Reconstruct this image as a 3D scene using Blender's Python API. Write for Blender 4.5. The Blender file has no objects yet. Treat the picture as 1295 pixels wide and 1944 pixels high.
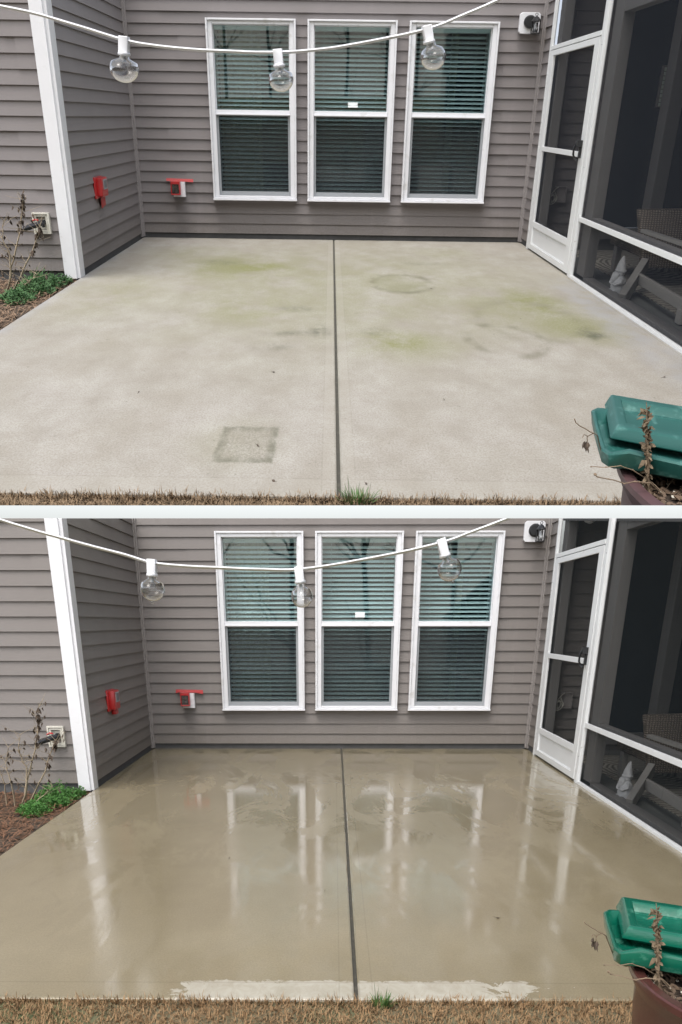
import bpy, bmesh, math, random
from mathutils import Vector, Matrix, noise
R = math.radians
S = bpy.context.scene
COL = S.collection

# ------------------------------------------------------------------ view, light, exposure
def rot3(rx, ry, rz):
    return (Matrix.Rotation(rz, 3, 'Z') @ Matrix.Rotation(ry, 3, 'Y') @ Matrix.Rotation(rx, 3, 'X'))
AX = Matrix(((1, 0, 0), (0, 0, -1), (0, 1, 0)))
# two patios on two terraces: eye point in each patio's own metres, its proportions, its size
EYE = {'B': Vector((-.259233, -5.816355, 1.409993)), 'A': Vector((-.208439, -5.726945, 1.371659))}
PRO = {'B': (1, 2.179433, .849828), 'A': (1, 2.845644, .654181)}
KS = {'B': .8, 'A': 2.56}
CB = rot3(.610159, .011048, .006946) @ AX
CA = rot3(.887882, -.001748, .011991) @ AX
TURN = {'B': Matrix.Identity(3), 'A': CB.transposed() @ CA}
def sc(p, v): return Vector((v[0] * PRO[p][0], v[1] * PRO[p][1], v[2] * PRO[p][2])) * KS[p]
O = sc('B', EYE['B'])
def W(p, X): return O + TURN[p] @ sc(p, Vector(X) - EYE[p])

cam = bpy.data.cameras.new('camera')
camo = bpy.data.objects.new('camera', cam)
COL.objects.link(camo)
camo.matrix_world = Matrix.Translation(O) @ (CB.transposed() @ Matrix(((1, 0, 0), (0, -1, 0), (0, 0, -1)))).to_4x4()
cam.sensor_fit = 'VERTICAL'
cam.sensor_height = 24.0
cam.lens = 1813.3196 / 1944 * 24
cam.shift_x = (647.5 - 605.27) / 1944
cam.shift_y = (2449.15 - 972) / 1944
cam.clip_start = .02
cam.clip_end = 2000
S.camera = camo

SUN_EL, SUN_ROT = R(58), R(200)
wd = bpy.data.worlds.new('World')
S.world = wd
wd.use_nodes = True
nt = wd.node_tree
bg = nt.nodes['Background']
sky = nt.nodes.new('ShaderNodeTexSky')
sky.sky_type = 'NISHITA'
sky.sun_disc = False
sky.sun_elevation = SUN_EL
sky.sun_rotation = SUN_ROT
sky.dust_density = 6.0
sky.air_density = 1.0
sky.ozone_density = 1.0
tcw = nt.nodes.new('ShaderNodeTexCoord')
sx = nt.nodes.new('ShaderNodeSeparateXYZ')
mx = nt.nodes.new('ShaderNodeMath'); mx.operation = 'MAXIMUM'; mx.inputs[1].default_value = .03
cx_ = nt.nodes.new('ShaderNodeCombineXYZ')
hs = nt.nodes.new('ShaderNodeHueSaturation'); hs.inputs['Saturation'].default_value = .40
nt.links.new(tcw.outputs['Generated'], sx.inputs[0])
nt.links.new(sx.outputs[0], cx_.inputs[0]); nt.links.new(sx.outputs[1], cx_.inputs[1])
nt.links.new(sx.outputs[2], mx.inputs[0]); nt.links.new(mx.outputs[0], cx_.inputs[2])
nt.links.new(cx_.outputs[0], sky.inputs['Vector'])
nt.links.new(sky.outputs[0], hs.inputs['Color'])
hz = nt.nodes.new('ShaderNodeMapRange'); hz.interpolation_type = 'SMOOTHSTEP'      # brightness added low in the overcast sky to lift walls and middle strip
for i_, v_ in ((1, .12), (2, .55), (3, 3.2), (4, 1.0)): hz.inputs[i_].default_value = v_
vm = nt.nodes.new('ShaderNodeVectorMath'); vm.operation = 'SCALE'
nt.links.new(sx.outputs[2], hz.inputs[0]); nt.links.new(hs.outputs[0], vm.inputs[0]); nt.links.new(hz.outputs[0], vm.inputs[3])
nt.links.new(vm.outputs[0], bg.inputs[0])
bg.inputs[1].default_value = .15
sl = bpy.data.lights.new('sun', 'SUN')
sl.energy = .5
sl.angle = R(50)
sl.color = (1, .97, .93)
so = bpy.data.objects.new('sun', sl)
COL.objects.link(so)
d = Vector((math.sin(SUN_ROT) * math.cos(SUN_EL), math.cos(SUN_ROT) * math.cos(SUN_EL), math.sin(SUN_EL)))
so.rotation_euler = d.to_track_quat('Z', 'Y').to_euler()
S.view_settings.view_transform = 'Standard'
S.view_settings.look = 'None'
S.view_settings.exposure = .35
S.view_settings.gamma = 1
S.cycles.max_bounces = 10
S.cycles.transparent_max_bounces = 24

# both patios are cut off along these two planes through the eye point
def row_plane(v):
    c = (v - 2449.15) / 1813.32
    return CB.transposed() @ Vector((0, 1, -c)).normalized()
CUT = {'A': row_plane(959.5), 'B': row_plane(984.0)}    # keep A where dot<0, B where dot>0

# ------------------------------------------------------------------ materials
MATS = {}
def lin(c):
    return tuple(((x / 255) / 12.92 if x / 255 <= .04045 else ((x / 255 + .055) / 1.055) ** 2.4) for x in c) + (1,)
class NT:
    def __init__(s, m):
        s.m = m; s.t = m.node_tree; s.n = s.t.nodes; s.tc = None
    def new(s, ty, **k):
        n = s.n.new(ty)
        for a, b in k.items(): setattr(n, a, b)
        return n
    def link(s, a, b): s.t.links.new(a, b)
    def co(s, scale=(1, 1, 1), loc=(0, 0, 0)):
        if s.tc is None:
            s.tc = s.new('ShaderNodeAttribute'); s.tc.attribute_name = 'tc'
        mp = s.new('ShaderNodeMapping'); mp.inputs['Scale'].default_value = scale; mp.inputs['Location'].default_value = loc
        s.link(s.tc.outputs['Vector'], mp.inputs[0])
        return mp.outputs[0]
    def noise(s, scale, detail=4, rough=.55, stretch=(1, 1, 1), loc=(0, 0, 0), dist=0):
        n = s.new('ShaderNodeTexNoise'); n.inputs['Scale'].default_value = scale; n.inputs['Detail'].default_value = detail
        n.inputs['Roughness'].default_value = rough; n.inputs['Distortion'].default_value = dist
        s.link(s.co(stretch, loc), n.inputs['Vector'])
        return n.outputs[0]
    def ramp(s, fac, a, b, ca=0, cb=1, ease=False):
        r = s.new('ShaderNodeMapRange'); r.inputs[1].default_value = a; r.inputs[2].default_value = b
        r.inputs[3].default_value = ca; r.inputs[4].default_value = cb; r.clamp = True
        if ease: r.interpolation_type = 'SMOOTHSTEP'
        s.link(fac, r.inputs[0]); return r.outputs[0]
    def math(s, op, a, b=None, c=None):
        n = s.new('ShaderNodeMath', operation=op)
        for i, x in enumerate((a, b, c)):
            if x is None: continue
            if isinstance(x, (int, float)): n.inputs[i].default_value = x
            else: s.link(x, n.inputs[i])
        return n.outputs[0]
    def mix(s, fac, a, b, bt='MIX'):
        n = s.new('ShaderNodeMix', data_type='RGBA', blend_type=bt)
        for i, x in ((0, fac), (6, a), (7, b)):
            if isinstance(x, (int, float)): n.inputs[i].default_value = x
            elif isinstance(x, tuple): n.inputs[i].default_value = x if len(x) == 4 else x + (1,)
            else: s.link(x, n.inputs[i])
        return n.outputs[2]
    def bump(s, h, strength=.3, dist=.01, base=None):
        b = s.new('ShaderNodeBump'); b.inputs['Strength'].default_value = strength; b.inputs['Distance'].default_value = dist
        s.link(h, b.inputs['Height'])
        if base is not None: s.link(base, b.inputs['Normal'])
        return b.outputs[0]
def mat(name, color, rough=.6, spec=.5, metal=0, var=0, vscale=8, bump=0, bscale=60, stretch=(1, 1, 1), col2=None, c2r=(.5, .65), c2s=5, coat=0):
    if name in MATS: return MATS[name]
    m = bpy.data.materials.new(name); m.use_nodes = True; MATS[name] = m
    n = NT(m); bs = n.n['Principled BSDF']
    c = color if len(color) == 4 else tuple(color) + (1,)
    out = None
    if var:
        out = n.mix(1.0, c, n.mix(n.noise(vscale, 5, stretch=stretch), (1 - var,) * 3, (1 + var,) * 3), 'MULTIPLY')
    if col2 is not None:
        out = n.mix(n.ramp(n.noise(c2s, 6), *c2r), out if out is not None else c, tuple(col2))
    if out is None: bs.inputs['Base Color'].default_value = c
    else: n.link(out, bs.inputs['Base Color'])
    bs.inputs['Roughness'].default_value = rough
    bs.inputs['Metallic'].default_value = metal
    bs.inputs['Specular IOR Level'].default_value = spec
    bs.inputs['Coat Weight'].default_value = coat
    if bump: n.link(n.bump(n.noise(bscale, 5, stretch=stretch), bump, .004), bs.inputs['Normal'])
    return m
def glassy(name, tint, refl=1.0, rough=0.0, extra=0):
    m = bpy.data.materials.new(name); m.use_nodes = True; MATS[name] = m
    n = NT(m); n.n.remove(n.n['Principled BSDF']); o = n.n['Material Output']
    tr = n.new('ShaderNodeBsdfTransparent'); tr.inputs[0].default_value = tint + (1,)
    gl = n.new('ShaderNodeBsdfGlossy'); gl.inputs['Roughness'].default_value = rough
    fr = n.new('ShaderNodeLayerWeight'); fr.inputs[0].default_value = .5
    f = n.math('ADD', n.math('MULTIPLY', n.math('POWER', fr.outputs['Facing'], 4.0), refl), .04 + extra)
    n.link(n.bump(n.noise(3, 2), .02, .01), gl.inputs['Normal'])
    mx = n.new('ShaderNodeMixShader'); n.link(f, mx.inputs[0]); n.link(tr.outputs[0], mx.inputs[1]); n.link(gl.outputs[0], mx.inputs[2])
    n.link(mx.outputs[0], o.inputs[0]); return m
def meshscreen(name, opac, col, streak=False):
    m = bpy.data.materials.new(name); m.use_nodes = True; MATS[name] = m
    n = NT(m); n.n.remove(n.n['Principled BSDF']); o = n.n['Material Output']
    tr = n.new('ShaderNodeBsdfTransparent')
    df = n.new('ShaderNodeBsdfDiffuse'); df.inputs[0].default_value = col + (1,)
    mx = n.new('ShaderNodeMixShader'); mx.inputs[0].default_value = opac
    if streak:
        s = n.noise(60, 3, stretch=(1, 1, .05)); k = n.ramp(s, .58, .75, 0, .10)
        g = n.math('ADD', k, opac); n.link(g, mx.inputs[0])
    n.link(tr.outputs[0], mx.inputs[1]); n.link(df.outputs[0], mx.inputs[2]); n.link(mx.outputs[0], o.inputs[0]); return m

def seg_mask(n, xs, ys, x, y, rx, ry, soft=1.0):
    """1 inside an ellipse round (x, y), fading to 0 at its rim"""
    a = n.math('MULTIPLY', n.math('SUBTRACT', xs, x), 1 / rx); b = n.math('MULTIPLY', n.math('SUBTRACT', ys, y), 1 / ry)
    dd = n.math('SQRT', n.math('ADD', n.math('MULTIPLY', a, a), n.math('MULTIPLY', b, b)))
    return n.ramp(dd, 1 - .9 * soft, 1.0, 1, 0, True), dd
def band(n, v, c, w, soft=.004):
    return n.ramp(n.math('ABSOLUTE', n.math('SUBTRACT', v, c)), w, w + soft, 1, 0)

def concrete(name, wet):
    m = bpy.data.materials.new(name); m.use_nodes = True; MATS[name] = m
    n = NT(m); bs = n.n['Principled BSDF']
    sp = n.new('ShaderNodeSeparateXYZ'); n.link(n.co(), sp.inputs[0]); X, Y = sp.outputs[0], sp.outputs[1]
    JX = n.math('MULTIPLY_ADD', Y, 0.0, -.162)
    # tooled smooth bands beside the joint and along the front edge
    jd = n.math('ABSOLUTE', n.math('SUBTRACT', X, JX))
    jb = n.ramp(jd, .062, .068, 1, 0); fb = n.ramp(Y, -4.035, -4.028, 1, 0)
    smooth = n.math('MAXIMUM', jb, fb)
    jl = n.math('MULTIPLY', band(n, jd, .066, .001, .003), .45); fl = n.math('MULTIPLY', band(n, Y, -4.031, .001, .004), .5)
    lines = n.math('MAXIMUM', n.math('MAXIMUM', jl, fl), n.math('MULTIPLY', band(n, X, 1.928, .002, .004), n.ramp(Y, -1.30, -1.34, 0, 1)))
    soak = n.math('MULTIPLY', n.ramp(n.math('MULTIPLY_ADD', n.noise(9, 5, .7), .016, jd), .012, .026, 1, 0), .6)
    big = n.noise(.9, 6, .6, loc=(3, 1, 0)); mid = n.noise(5, 6, .65); fine = n.noise(120, 4, .7); vf = n.noise(420, 2, .6)
    if not wet:
        c = n.mix(n.ramp(big, .32, .68), (.375, .357, .315), (.455, .44, .408))
        c = n.mix(n.ramp(mid, .35, .70, 0, .7), c, (.275, .25, .21))
        c = n.mix(n.ramp(n.noise(1.6, 7, .7, loc=(9, 2, 0)), .45, .62, 0, .55), c, (.315, .288, .24))
        c = n.mix(n.ramp(n.noise(2.3, 7, .7, loc=(1, 7, 0)), .52, .66, 0, .6), c, (.43, .41, .38))
        c = n.mix(n.ramp(fine, .42, .66, 0, .6), c, (.22, .2, .168))
        c = n.mix(n.ramp(vf, .56, .70, 0, .5), c, (.15, .14, .12))
        c = n.mix(n.ramp(n.noise(38, 3, .6), .66, .74, 0, .5), c, (.14, .135, .105))
        # algae
        al = None
        for (x, y, rx, ry, k) in ((-1.1, -1.15, .95, .75, 1), (-.45, -1.0, .8, .7, .55), (-.75, -2.2, .75, .6, .75), (.25, -2.75, .7, .45, .7), (1.45, -2.45, .55, .5, .9), (1.35, -1.75, .5, .35, .6),
                                  (.95, -.55, .6, .4, .5), (-1.7, -1.9, .7, .6, .3), (.9, -2.2, .7, .4, .35), (-.6, -3.8, .32, .3, .25), (.45, -1.5, .5, .4, .4), (-.1, -1.6, 2.9, 2.1, .55), (-1.9, -1.9, .8, .9, .5), (-.9, -1.15, .7, .35, 1.3), (1.35, -2.0, .45, .6, 1.2), (.2, -2.75, .5, .3, 1.1), (-1.5, -.7, .9, .5, .5), (.3, -.7, .8, .5, .4), (1.1, -2.1, 1.0, .9, .6)):
            e, _ = seg_mask(n, X, Y, x, y, rx, ry); e = n.math('MULTIPLY', e, k)
            al = e if al is None else n.math('MAXIMUM', al, e)
        pore = n.ramp(n.noise(65, 5, .75), .36, .56, .45, 1.0)
        an = n.math('MULTIPLY', n.math('MULTIPLY', al, pore), n.ramp(n.noise(2.2, 8, .68, stretch=(1, 1.2, 1)), .30, .54))
        c = n.mix(n.math('MULTIPLY', an, .95), c, (.215, .22, .10))
        # dark stains and worn rings
        st = None
        for (x, y, rx, ry, k) in ((-.26, -2.6, .12, .16, .75), (-.42, -2.65, .28, .08, .5), (-.45, -2.2, .25, .1, .45), (1.54, -2.6, .14, .16, .8), (-.56, -2.85, .2, .1, .4),
                                  (.10, -2.6, .16, .1, .4), (-1.25, -1.0, .35, .14, .35), (1.15, -3.75, .12, .12, .35), (.72, -.95, .35, .1, .3)):
            e, _ = seg_mask(n, X, Y, x, y, rx, ry); e = n.math('MULTIPLY', e, k)
            st = e if st is None else n.math('MAXIMUM', st, e)
        st = n.math('MULTIPLY', st, n.ramp(n.noise(9, 7, .7), .38, .62))
        c = n.mix(st, c, (.085, .09, .062))
        for (x, y, r, k) in ((.41, -1.56, .25, .6), (.93, -2.70, .24, .45), (1.2, -2.35, .36, .22), (1.12, -3.82, .09, .5)):
            _, dd = seg_mask(n, X, Y, x, y, r, r); ring = n.math('MULTIPLY', band(n, dd, 1.0, .05, .16), n.ramp(n.noise(6, 5), .4, .6, 0, k))
            c = n.mix(ring, c, (.13, .125, .08))
        _, dd = seg_mask(n, X, Y, .41, -1.56, .26, .26)
        c = n.mix(n.math('MULTIPLY', n.ramp(dd, .8, 1.05, 1, 0), n.ramp(mid, .4, .6, .12, .3)), c, (.17, .175, .09))
        # square where a pot's foot stood
        ex = n.math('ABSOLUTE', n.math('SUBTRACT', n.math('MULTIPLY_ADD', n.math('ADD', Y, 3.82), -.02, X), -.556)); ey = n.math('ABSOLUTE', n.math('ADD', Y, 3.815))
        sq = n.math('MAXIMUM', ex, ey)
        sqn = n.math('MULTIPLY_ADD', n.math('SUBTRACT', n.noise(22, 6, .75), .5), .045, sq)
        rim = n.math('MULTIPLY', n.ramp(sqn, .118, .132, 1, 0), n.ramp(sqn, .080, .104, 0, 1))
        c = n.mix(n.math('MULTIPLY', rim, n.ramp(n.noise(10, 6, .75), .35, .6, .05, .85)), c, (.15, .148, .11))
        c = n.mix(n.math('MULTIPLY', n.ramp(sq, .098, .104, 1, 0), n.ramp(n.noise(60, 4, .7), .42, .66, .1, .6)), c, (.20, .182, .145))
        # chalky run-off along the left wall and porch
        le = n.math('MULTIPLY', n.math('MAXIMUM', n.ramp(X, -2.33, -2.24, 1, 0), n.math('MULTIPLY', n.ramp(X, 1.6, 1.75), n.ramp(Y, -1.2, -1.9))), n.ramp(n.noise(7, 5), .35, .6, 0, .55))
        c = n.mix(le, c, (.33, .335, .35))
        c = n.mix(n.math('MULTIPLY', smooth, .25), c, (.37, .35, .305))
        c = n.mix(n.math('MULTIPLY', lines, n.ramp(mid, .3, .6, .15, .45)), c, (.19, .175, .14))
        c = n.mix(soak, c, (.15, .15, .115))
        n.link(c, bs.inputs['Base Color'])
        bs.inputs['Roughness'].default_value = .92; bs.inputs['Specular IOR Level'].default_value = .25
        h = n.math('MULTIPLY_ADD', n.noise(90, 5, .7, stretch=(1, .35, 1)), 1.0, n.math('MULTIPLY', sq_h(n, sq), -.0))
        n.link(n.bump(h, .35, .004), bs.inputs['Normal'])
    else:
        c = n.mix(n.ramp(big, .32, .68), (.268, .224, .140), (.335, .287, .188))
        c = n.mix(n.ramp(mid, .35, .75, 0, .35), c, (.225, .192, .128))
        c = n.mix(n.ramp(fine, .40, .68, 0, .3), c, (.17, .145, .10))
        c = n.mix(n.ramp(vf, .56, .70, 0, .45), c, (.11, .09, .055))
        far = n.ramp(n.math('MULTIPLY_ADD', mid, .5, Y), -1.2, -.5, 0, .35)
        c = n.mix(far, c, (.155, .138, .092))
        # the drying edge
        wob = n.math('MULTIPLY', n.math('SUBTRACT', n.noise(9, 6, .7, stretch=(1, 1.6, 1), dist=.8), .5), 1.0)
        dry = n.math('MULTIPLY', n.ramp(n.math('MULTIPLY_ADD', wob, .10, Y), -4.028, -4.020, 1, 0), n.math('MULTIPLY', n.ramp(n.math('MULTIPLY_ADD', wob, .7, X), -.86, -.84), n.ramp(n.math('MULTIPLY_ADD', wob, 1.6, X), .50, .53, 1, 0)))
        c = n.mix(n.math('MULTIPLY', dry, n.ramp(n.noise(13, 6, .7, dist=1.2), .35, .6, .65, 1.0)), c, (.50, .47, .39))
        c = n.mix(n.math('MULTIPLY', lines, .35), c, (.075, .062, .04))
        n.link(c, bs.inputs['Base Color'])
        film = n.ramp(n.noise(1.6, 8, .68, stretch=(1.5, .8, 1), dist=.7), .47, .53)
        edge = n.ramp(n.noise(10, 5, .7, stretch=(1, 2, 1)), .52, .60)
        c_soak = n.mix(soak, c, (.07, .06, .035)); n.link(c_soak, bs.inputs['Base Color'])
        rough = n.math('MULTIPLY_ADD', n.ramp(film, 0, 1, 1, 0), .16, .055)
        rough = n.math('MULTIPLY_ADD', n.ramp(mid, .3, .7), .03, rough)
        n.link(rough, bs.inputs['Roughness'])
        bs.inputs['Specular IOR Level'].default_value = .5
        bs.inputs['IOR'].default_value = 1.38
        nearr = n.ramp(Y, -3.2, -4.0, .3, 1.0)
        grit = n.ramp(n.noise(2.1, 4, .6, loc=(4, 4, 0)), .42, .62, .25, 1.0)
        h = n.math('ADD', n.math('MULTIPLY', n.noise(95, 3, .65), n.math('MULTIPLY', nearr, grit)), n.math('MULTIPLY', n.noise(24, 4, .6, stretch=(1.6, 1, 1)), .28))
        n.link(n.bump(h, .12, .004), bs.inputs['Normal'])
    return m
def sq_h(n, sq): return n.ramp(sq, .095, .102, 1, 0)

def siding_mat(name, c1, rough):
    m = bpy.data.materials.new(name); m.use_nodes = True; MATS[name] = m
    n = NT(m); bs = n.n['Principled BSDF']
    g = n.noise(14, 6, .6, stretch=(1, 1, 14)); g2 = n.noise(1.3, 4)
    c = n.mix(g, tuple(x * .90 for x in c1), tuple(x * 1.10 for x in c1))
    c = n.mix(n.ramp(g2, .35, .7, 0, .25), c, tuple(x * .86 for x in c1))
    sp = n.new('ShaderNodeSeparateXYZ'); n.link(n.co(), sp.inputs[0])
    low = n.ramp(n.math('MULTIPLY_ADD', n.noise(9, 6, .7), -.30, sp.outputs[2]), -.12, .26, .55, 0)        # splashed dirt near the ground
    c = n.mix(n.math('MULTIPLY', low, n.ramp(n.noise(60, 4, .7), .35, .6, .3, 1)), c, (.13, .112, .085))
    c = n.mix(n.ramp(n.noise(5, 5, .7, stretch=(1, 1, .15), loc=(2, 0, 0)), .56, .72, 0, .22), c, tuple(x * 1.35 for x in c1))
    n.link(c, bs.inputs['Base Color'])
    n.link(n.ramp(g2, .3, .7, rough - .06, rough + .08), bs.inputs['Roughness'])
    bs.inputs['Specular IOR Level'].default_value = .4
    n.link(n.bump(n.noise(22, 6, .7, stretch=(1, 1, 16)), .22, .003, n.bump(n.noise(2.2, 2), .10, .02)), bs.inputs['Normal'])
    return m
M = {}
M['siding_A'] = siding_mat('siding_dry', (.20, .183, .182), .55)
M['siding_B'] = siding_mat('siding_damp', (.185, .168, .158), .46)
M['trim_A'] = mat('siding_trim', (.27, .25, .248), .5, var=.06)
M['trim_B'] = mat('siding_trim_damp', (.26, .24, .23), .42, var=.06)
M['white'] = mat('white_vinyl', (.72, .73, .76), .35, var=.05, vscale=7, bump=.06, bscale=30, col2=(.56, .56, .55), c2r=(.60, .78), c2s=9)
M['alu'] = mat('white_aluminium', (.74, .76, .77), .38, var=.05, vscale=9, bump=.04, bscale=40, col2=(.52, .52, .50), c2r=(.68, .80), c2s=16)
M['found'] = mat('foundation_block', (.085, .086, .088), .9, var=.3, vscale=14, bump=.4, bscale=50)
M['conc_A'] = concrete('concrete_dry', False)
M['conc_B'] = concrete('concrete_wet', True)
M['joint'] = mat('joint_filler', (.055, .052, .04), .9, var=.25, vscale=40, bump=.4, bscale=120, col2=(.085, .078, .06), c2s=30)
M['glass'] = glassy('window_glass', (.80, .885, .89), .8, 0, .035)
M['bulb'] = glassy('bulb_glass', (.95, .955, .955), 1.6, .02, .05)
M['blind'] = mat('blind_vinyl', (.80, .83, .83), .5, var=.05)
M['cord'] = mat('white_cord', (.55, .58, .58), .6)
M['curtain'] = mat('curtain_cloth', (.42, .43, .30), .9, var=.3, vscale=3, stretch=(10, 1, .3))
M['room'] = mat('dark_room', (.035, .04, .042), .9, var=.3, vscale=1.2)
M['gap'] = mat('screen_frame_grey', (.30, .32, .34), .4, var=.05)
M['wscreen'] = meshscreen('window_insect_screen', .50, (.036, .040, .044))
M['pscreen_A'] = meshscreen('porch_insect_screen', .38, (.042, .047, .058))
M['pscreen_B'] = meshscreen('wet_porch_insect_screen', .38, (.030, .035, .038), True)
M['wood'] = mat('porch_grey_wrap', (.15, .145, .14), .6, var=.08)
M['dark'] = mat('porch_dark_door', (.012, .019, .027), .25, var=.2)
M['ceil'] = mat('porch_ceiling', (.10, .10, .10), .8)
M['pfloor'] = mat('porch_floor', (.095, .10, .095), .8, var=.2, vscale=5, bump=.2)
M['black'] = mat('black_metal', (.012, .013, .015), .45)
M['rubber'] = mat('black_foam', (.022, .024, .03), .8, var=.3, vscale=30, bump=.4)
M['red'] = mat('red_plastic', (.44, .018, .020), .38, var=.15, vscale=20)
M['tape'] = mat('red_tape', (.42, .022, .024), .5, var=.22, vscale=26, bump=.4, bscale=40)
M['clear'] = glassy('clear_plastic', (.80, .78, .78), 1.5, .15, .05)
M['pinkish'] = mat('pinkish_clear_cover', (.42, .08, .09), .3)
M['smoke'] = mat('grey_plastic', (.12, .12, .13), .35)
M['cream'] = mat('cream_plastic', (.60, .585, .52), .5, var=.06)
M['frost'] = mat('frosted_bulb', (.66, .68, .70), .3)
def green(name, c, wet):
    m = mat(name, c, .18 if wet else .42, var=.12, vscale=12, bump=.15, bscale=70, col2=tuple(min(1, x * 1.6 + .06) for x in c), c2r=(.56, .70), c2s=26)
    return m
M['green_A'] = green('faded_green_plastic', (.016, .105, .090), False)
M['green_B'] = green('wet_green_plastic', (.004, .120, .074), True)
M['pot_A'] = mat('brown_plastic_dry', (.085, .042, .044), .5, var=.15, vscale=10, bump=.15)
M['pot_B'] = mat('brown_plastic_wet', (.085, .030, .026), .25, var=.15, vscale=10, bump=.15)
M['soil'] = mat('potting_soil', (.035, .023, .015), .95, var=.5, vscale=60, bump=1, bscale=150)
M['perl'] = mat('perlite', (.55, .52, .44), .8, var=.1)
M['chip'] = mat('bark_chip', (.13, .088, .058), .9, var=.3, vscale=50)
M['twig'] = mat('bare_twig', (.20, .145, .095), .85, var=.35, vscale=60)
M['twigp'] = mat('pale_twig', (.33, .27, .19), .8, var=.25, vscale=60)
M['dleaf'] = mat('dried_leaf', (.085, .062, .045), .85, var=.45, vscale=60)
M['dleafp'] = mat('pale_dried_leaf', (.17, .125, .078), .85, var=.45, vscale=70)
M['weed'] = mat('green_weed', (.075, .17, .060), .6, var=.45, vscale=25)
M['weedw'] = mat('fresh_green_weed', (.08, .22, .045), .5, var=.45, vscale=25)
M['turf_A'] = mat('dormant_turf', (.27, .19, .115), .9, var=.6, vscale=55, col2=(.12, .085, .05), c2s=60)
M['turf_B'] = mat('wet_dormant_turf', (.33, .21, .105), .8, var=.6, vscale=55, col2=(.16, .10, .045), c2s=60)
M['tuft'] = mat('green_grass', (.07, .16, .035), .6, var=.35, vscale=50)
M['earth'] = mat('bare_earth', (.06, .042, .028), .95, var=.5, vscale=12, bump=1, bscale=40, col2=(.11, .075, .045), c2s=20)
M['straw_A'] = mat('pine_straw', (.25, .165, .105), .9, var=.5, vscale=50)
M['straw_B'] = mat('wet_pine_straw', (.21, .105, .055), .7, var=.5, vscale=50)
M['gnome'] = mat('grey_cast_stone', (.52, .53, .54), .8, var=.2, vscale=30, bump=.4, bscale=60)
M['cwood'] = mat('grey_painted_wood', (.30, .29, .27), .6, var=.15, vscale=10, stretch=(1, 1, 6))
M['bark'] = mat('tree_bark', (.09, .085, .075), .95, var=.3)
M['lawn'] = mat('lawn_ground', (.16, .14, .08), .95, var=.4, vscale=3, bump=.5, bscale=20, col2=(.10, .12, .05), c2s=1.5)
def wicker_mat():
    m = bpy.data.materials.new('wicker_weave'); m.use_nodes = True; n = NT(m); bs = n.n['Principled BSDF']
    w = n.new('ShaderNodeTexWave'); w.wave_type = 'BANDS'; w.bands_direction = 'Z'; w.inputs['Scale'].default_value = 18; w.inputs['Distortion'].default_value = 3.5
    w.inputs['Detail'].default_value = 2; n.link(n.co(), w.inputs[0])
    w2 = n.new('ShaderNodeTexWave'); w2.wave_type = 'BANDS'; w2.bands_direction = 'X'; w2.inputs['Scale'].default_value = 14; w2.inputs['Distortion'].default_value = 2
    n.link(n.co(), w2.inputs[0])
    f = n.math('MULTIPLY', w.outputs['Fac'], w2.outputs['Fac'])
    n.link(n.mix(f, (.07, .055, .042), (.30, .25, .20)), bs.inputs['Base Color']); bs.inputs['Roughness'].default_value = .7
    n.link(n.bump(f, .8, .01), bs.inputs['Normal']); return m
def rug_mat():
    m = bpy.data.materials.new('ripple_rug'); m.use_nodes = True; n = NT(m); bs = n.n['Principled BSDF']
    w = n.new('ShaderNodeTexWave'); w.wave_type = 'RINGS'; w.rings_direction = 'Z'; w.inputs['Scale'].default_value = 6.5; w.inputs['Distortion'].default_value = 5
    w.inputs['Detail'].default_value = 2; w.inputs['Detail Scale'].default_value = 1.2; n.link(n.co((1, 1, 0), (-2.75, .95, 0)), w.inputs[0])
    n.link(n.mix(n.ramp(w.outputs['Fac'], .35, .6), (.13, .12, .10), (.32, .30, .25)), bs.inputs['Base Color']); bs.inputs['Roughness'].default_value = .95
    n.link(n.bump(w.outputs['Fac'], .6, .01), bs.inputs['Normal']); return m
M['wicker'] = wicker_mat(); M['rug'] = rug_mat()

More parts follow.
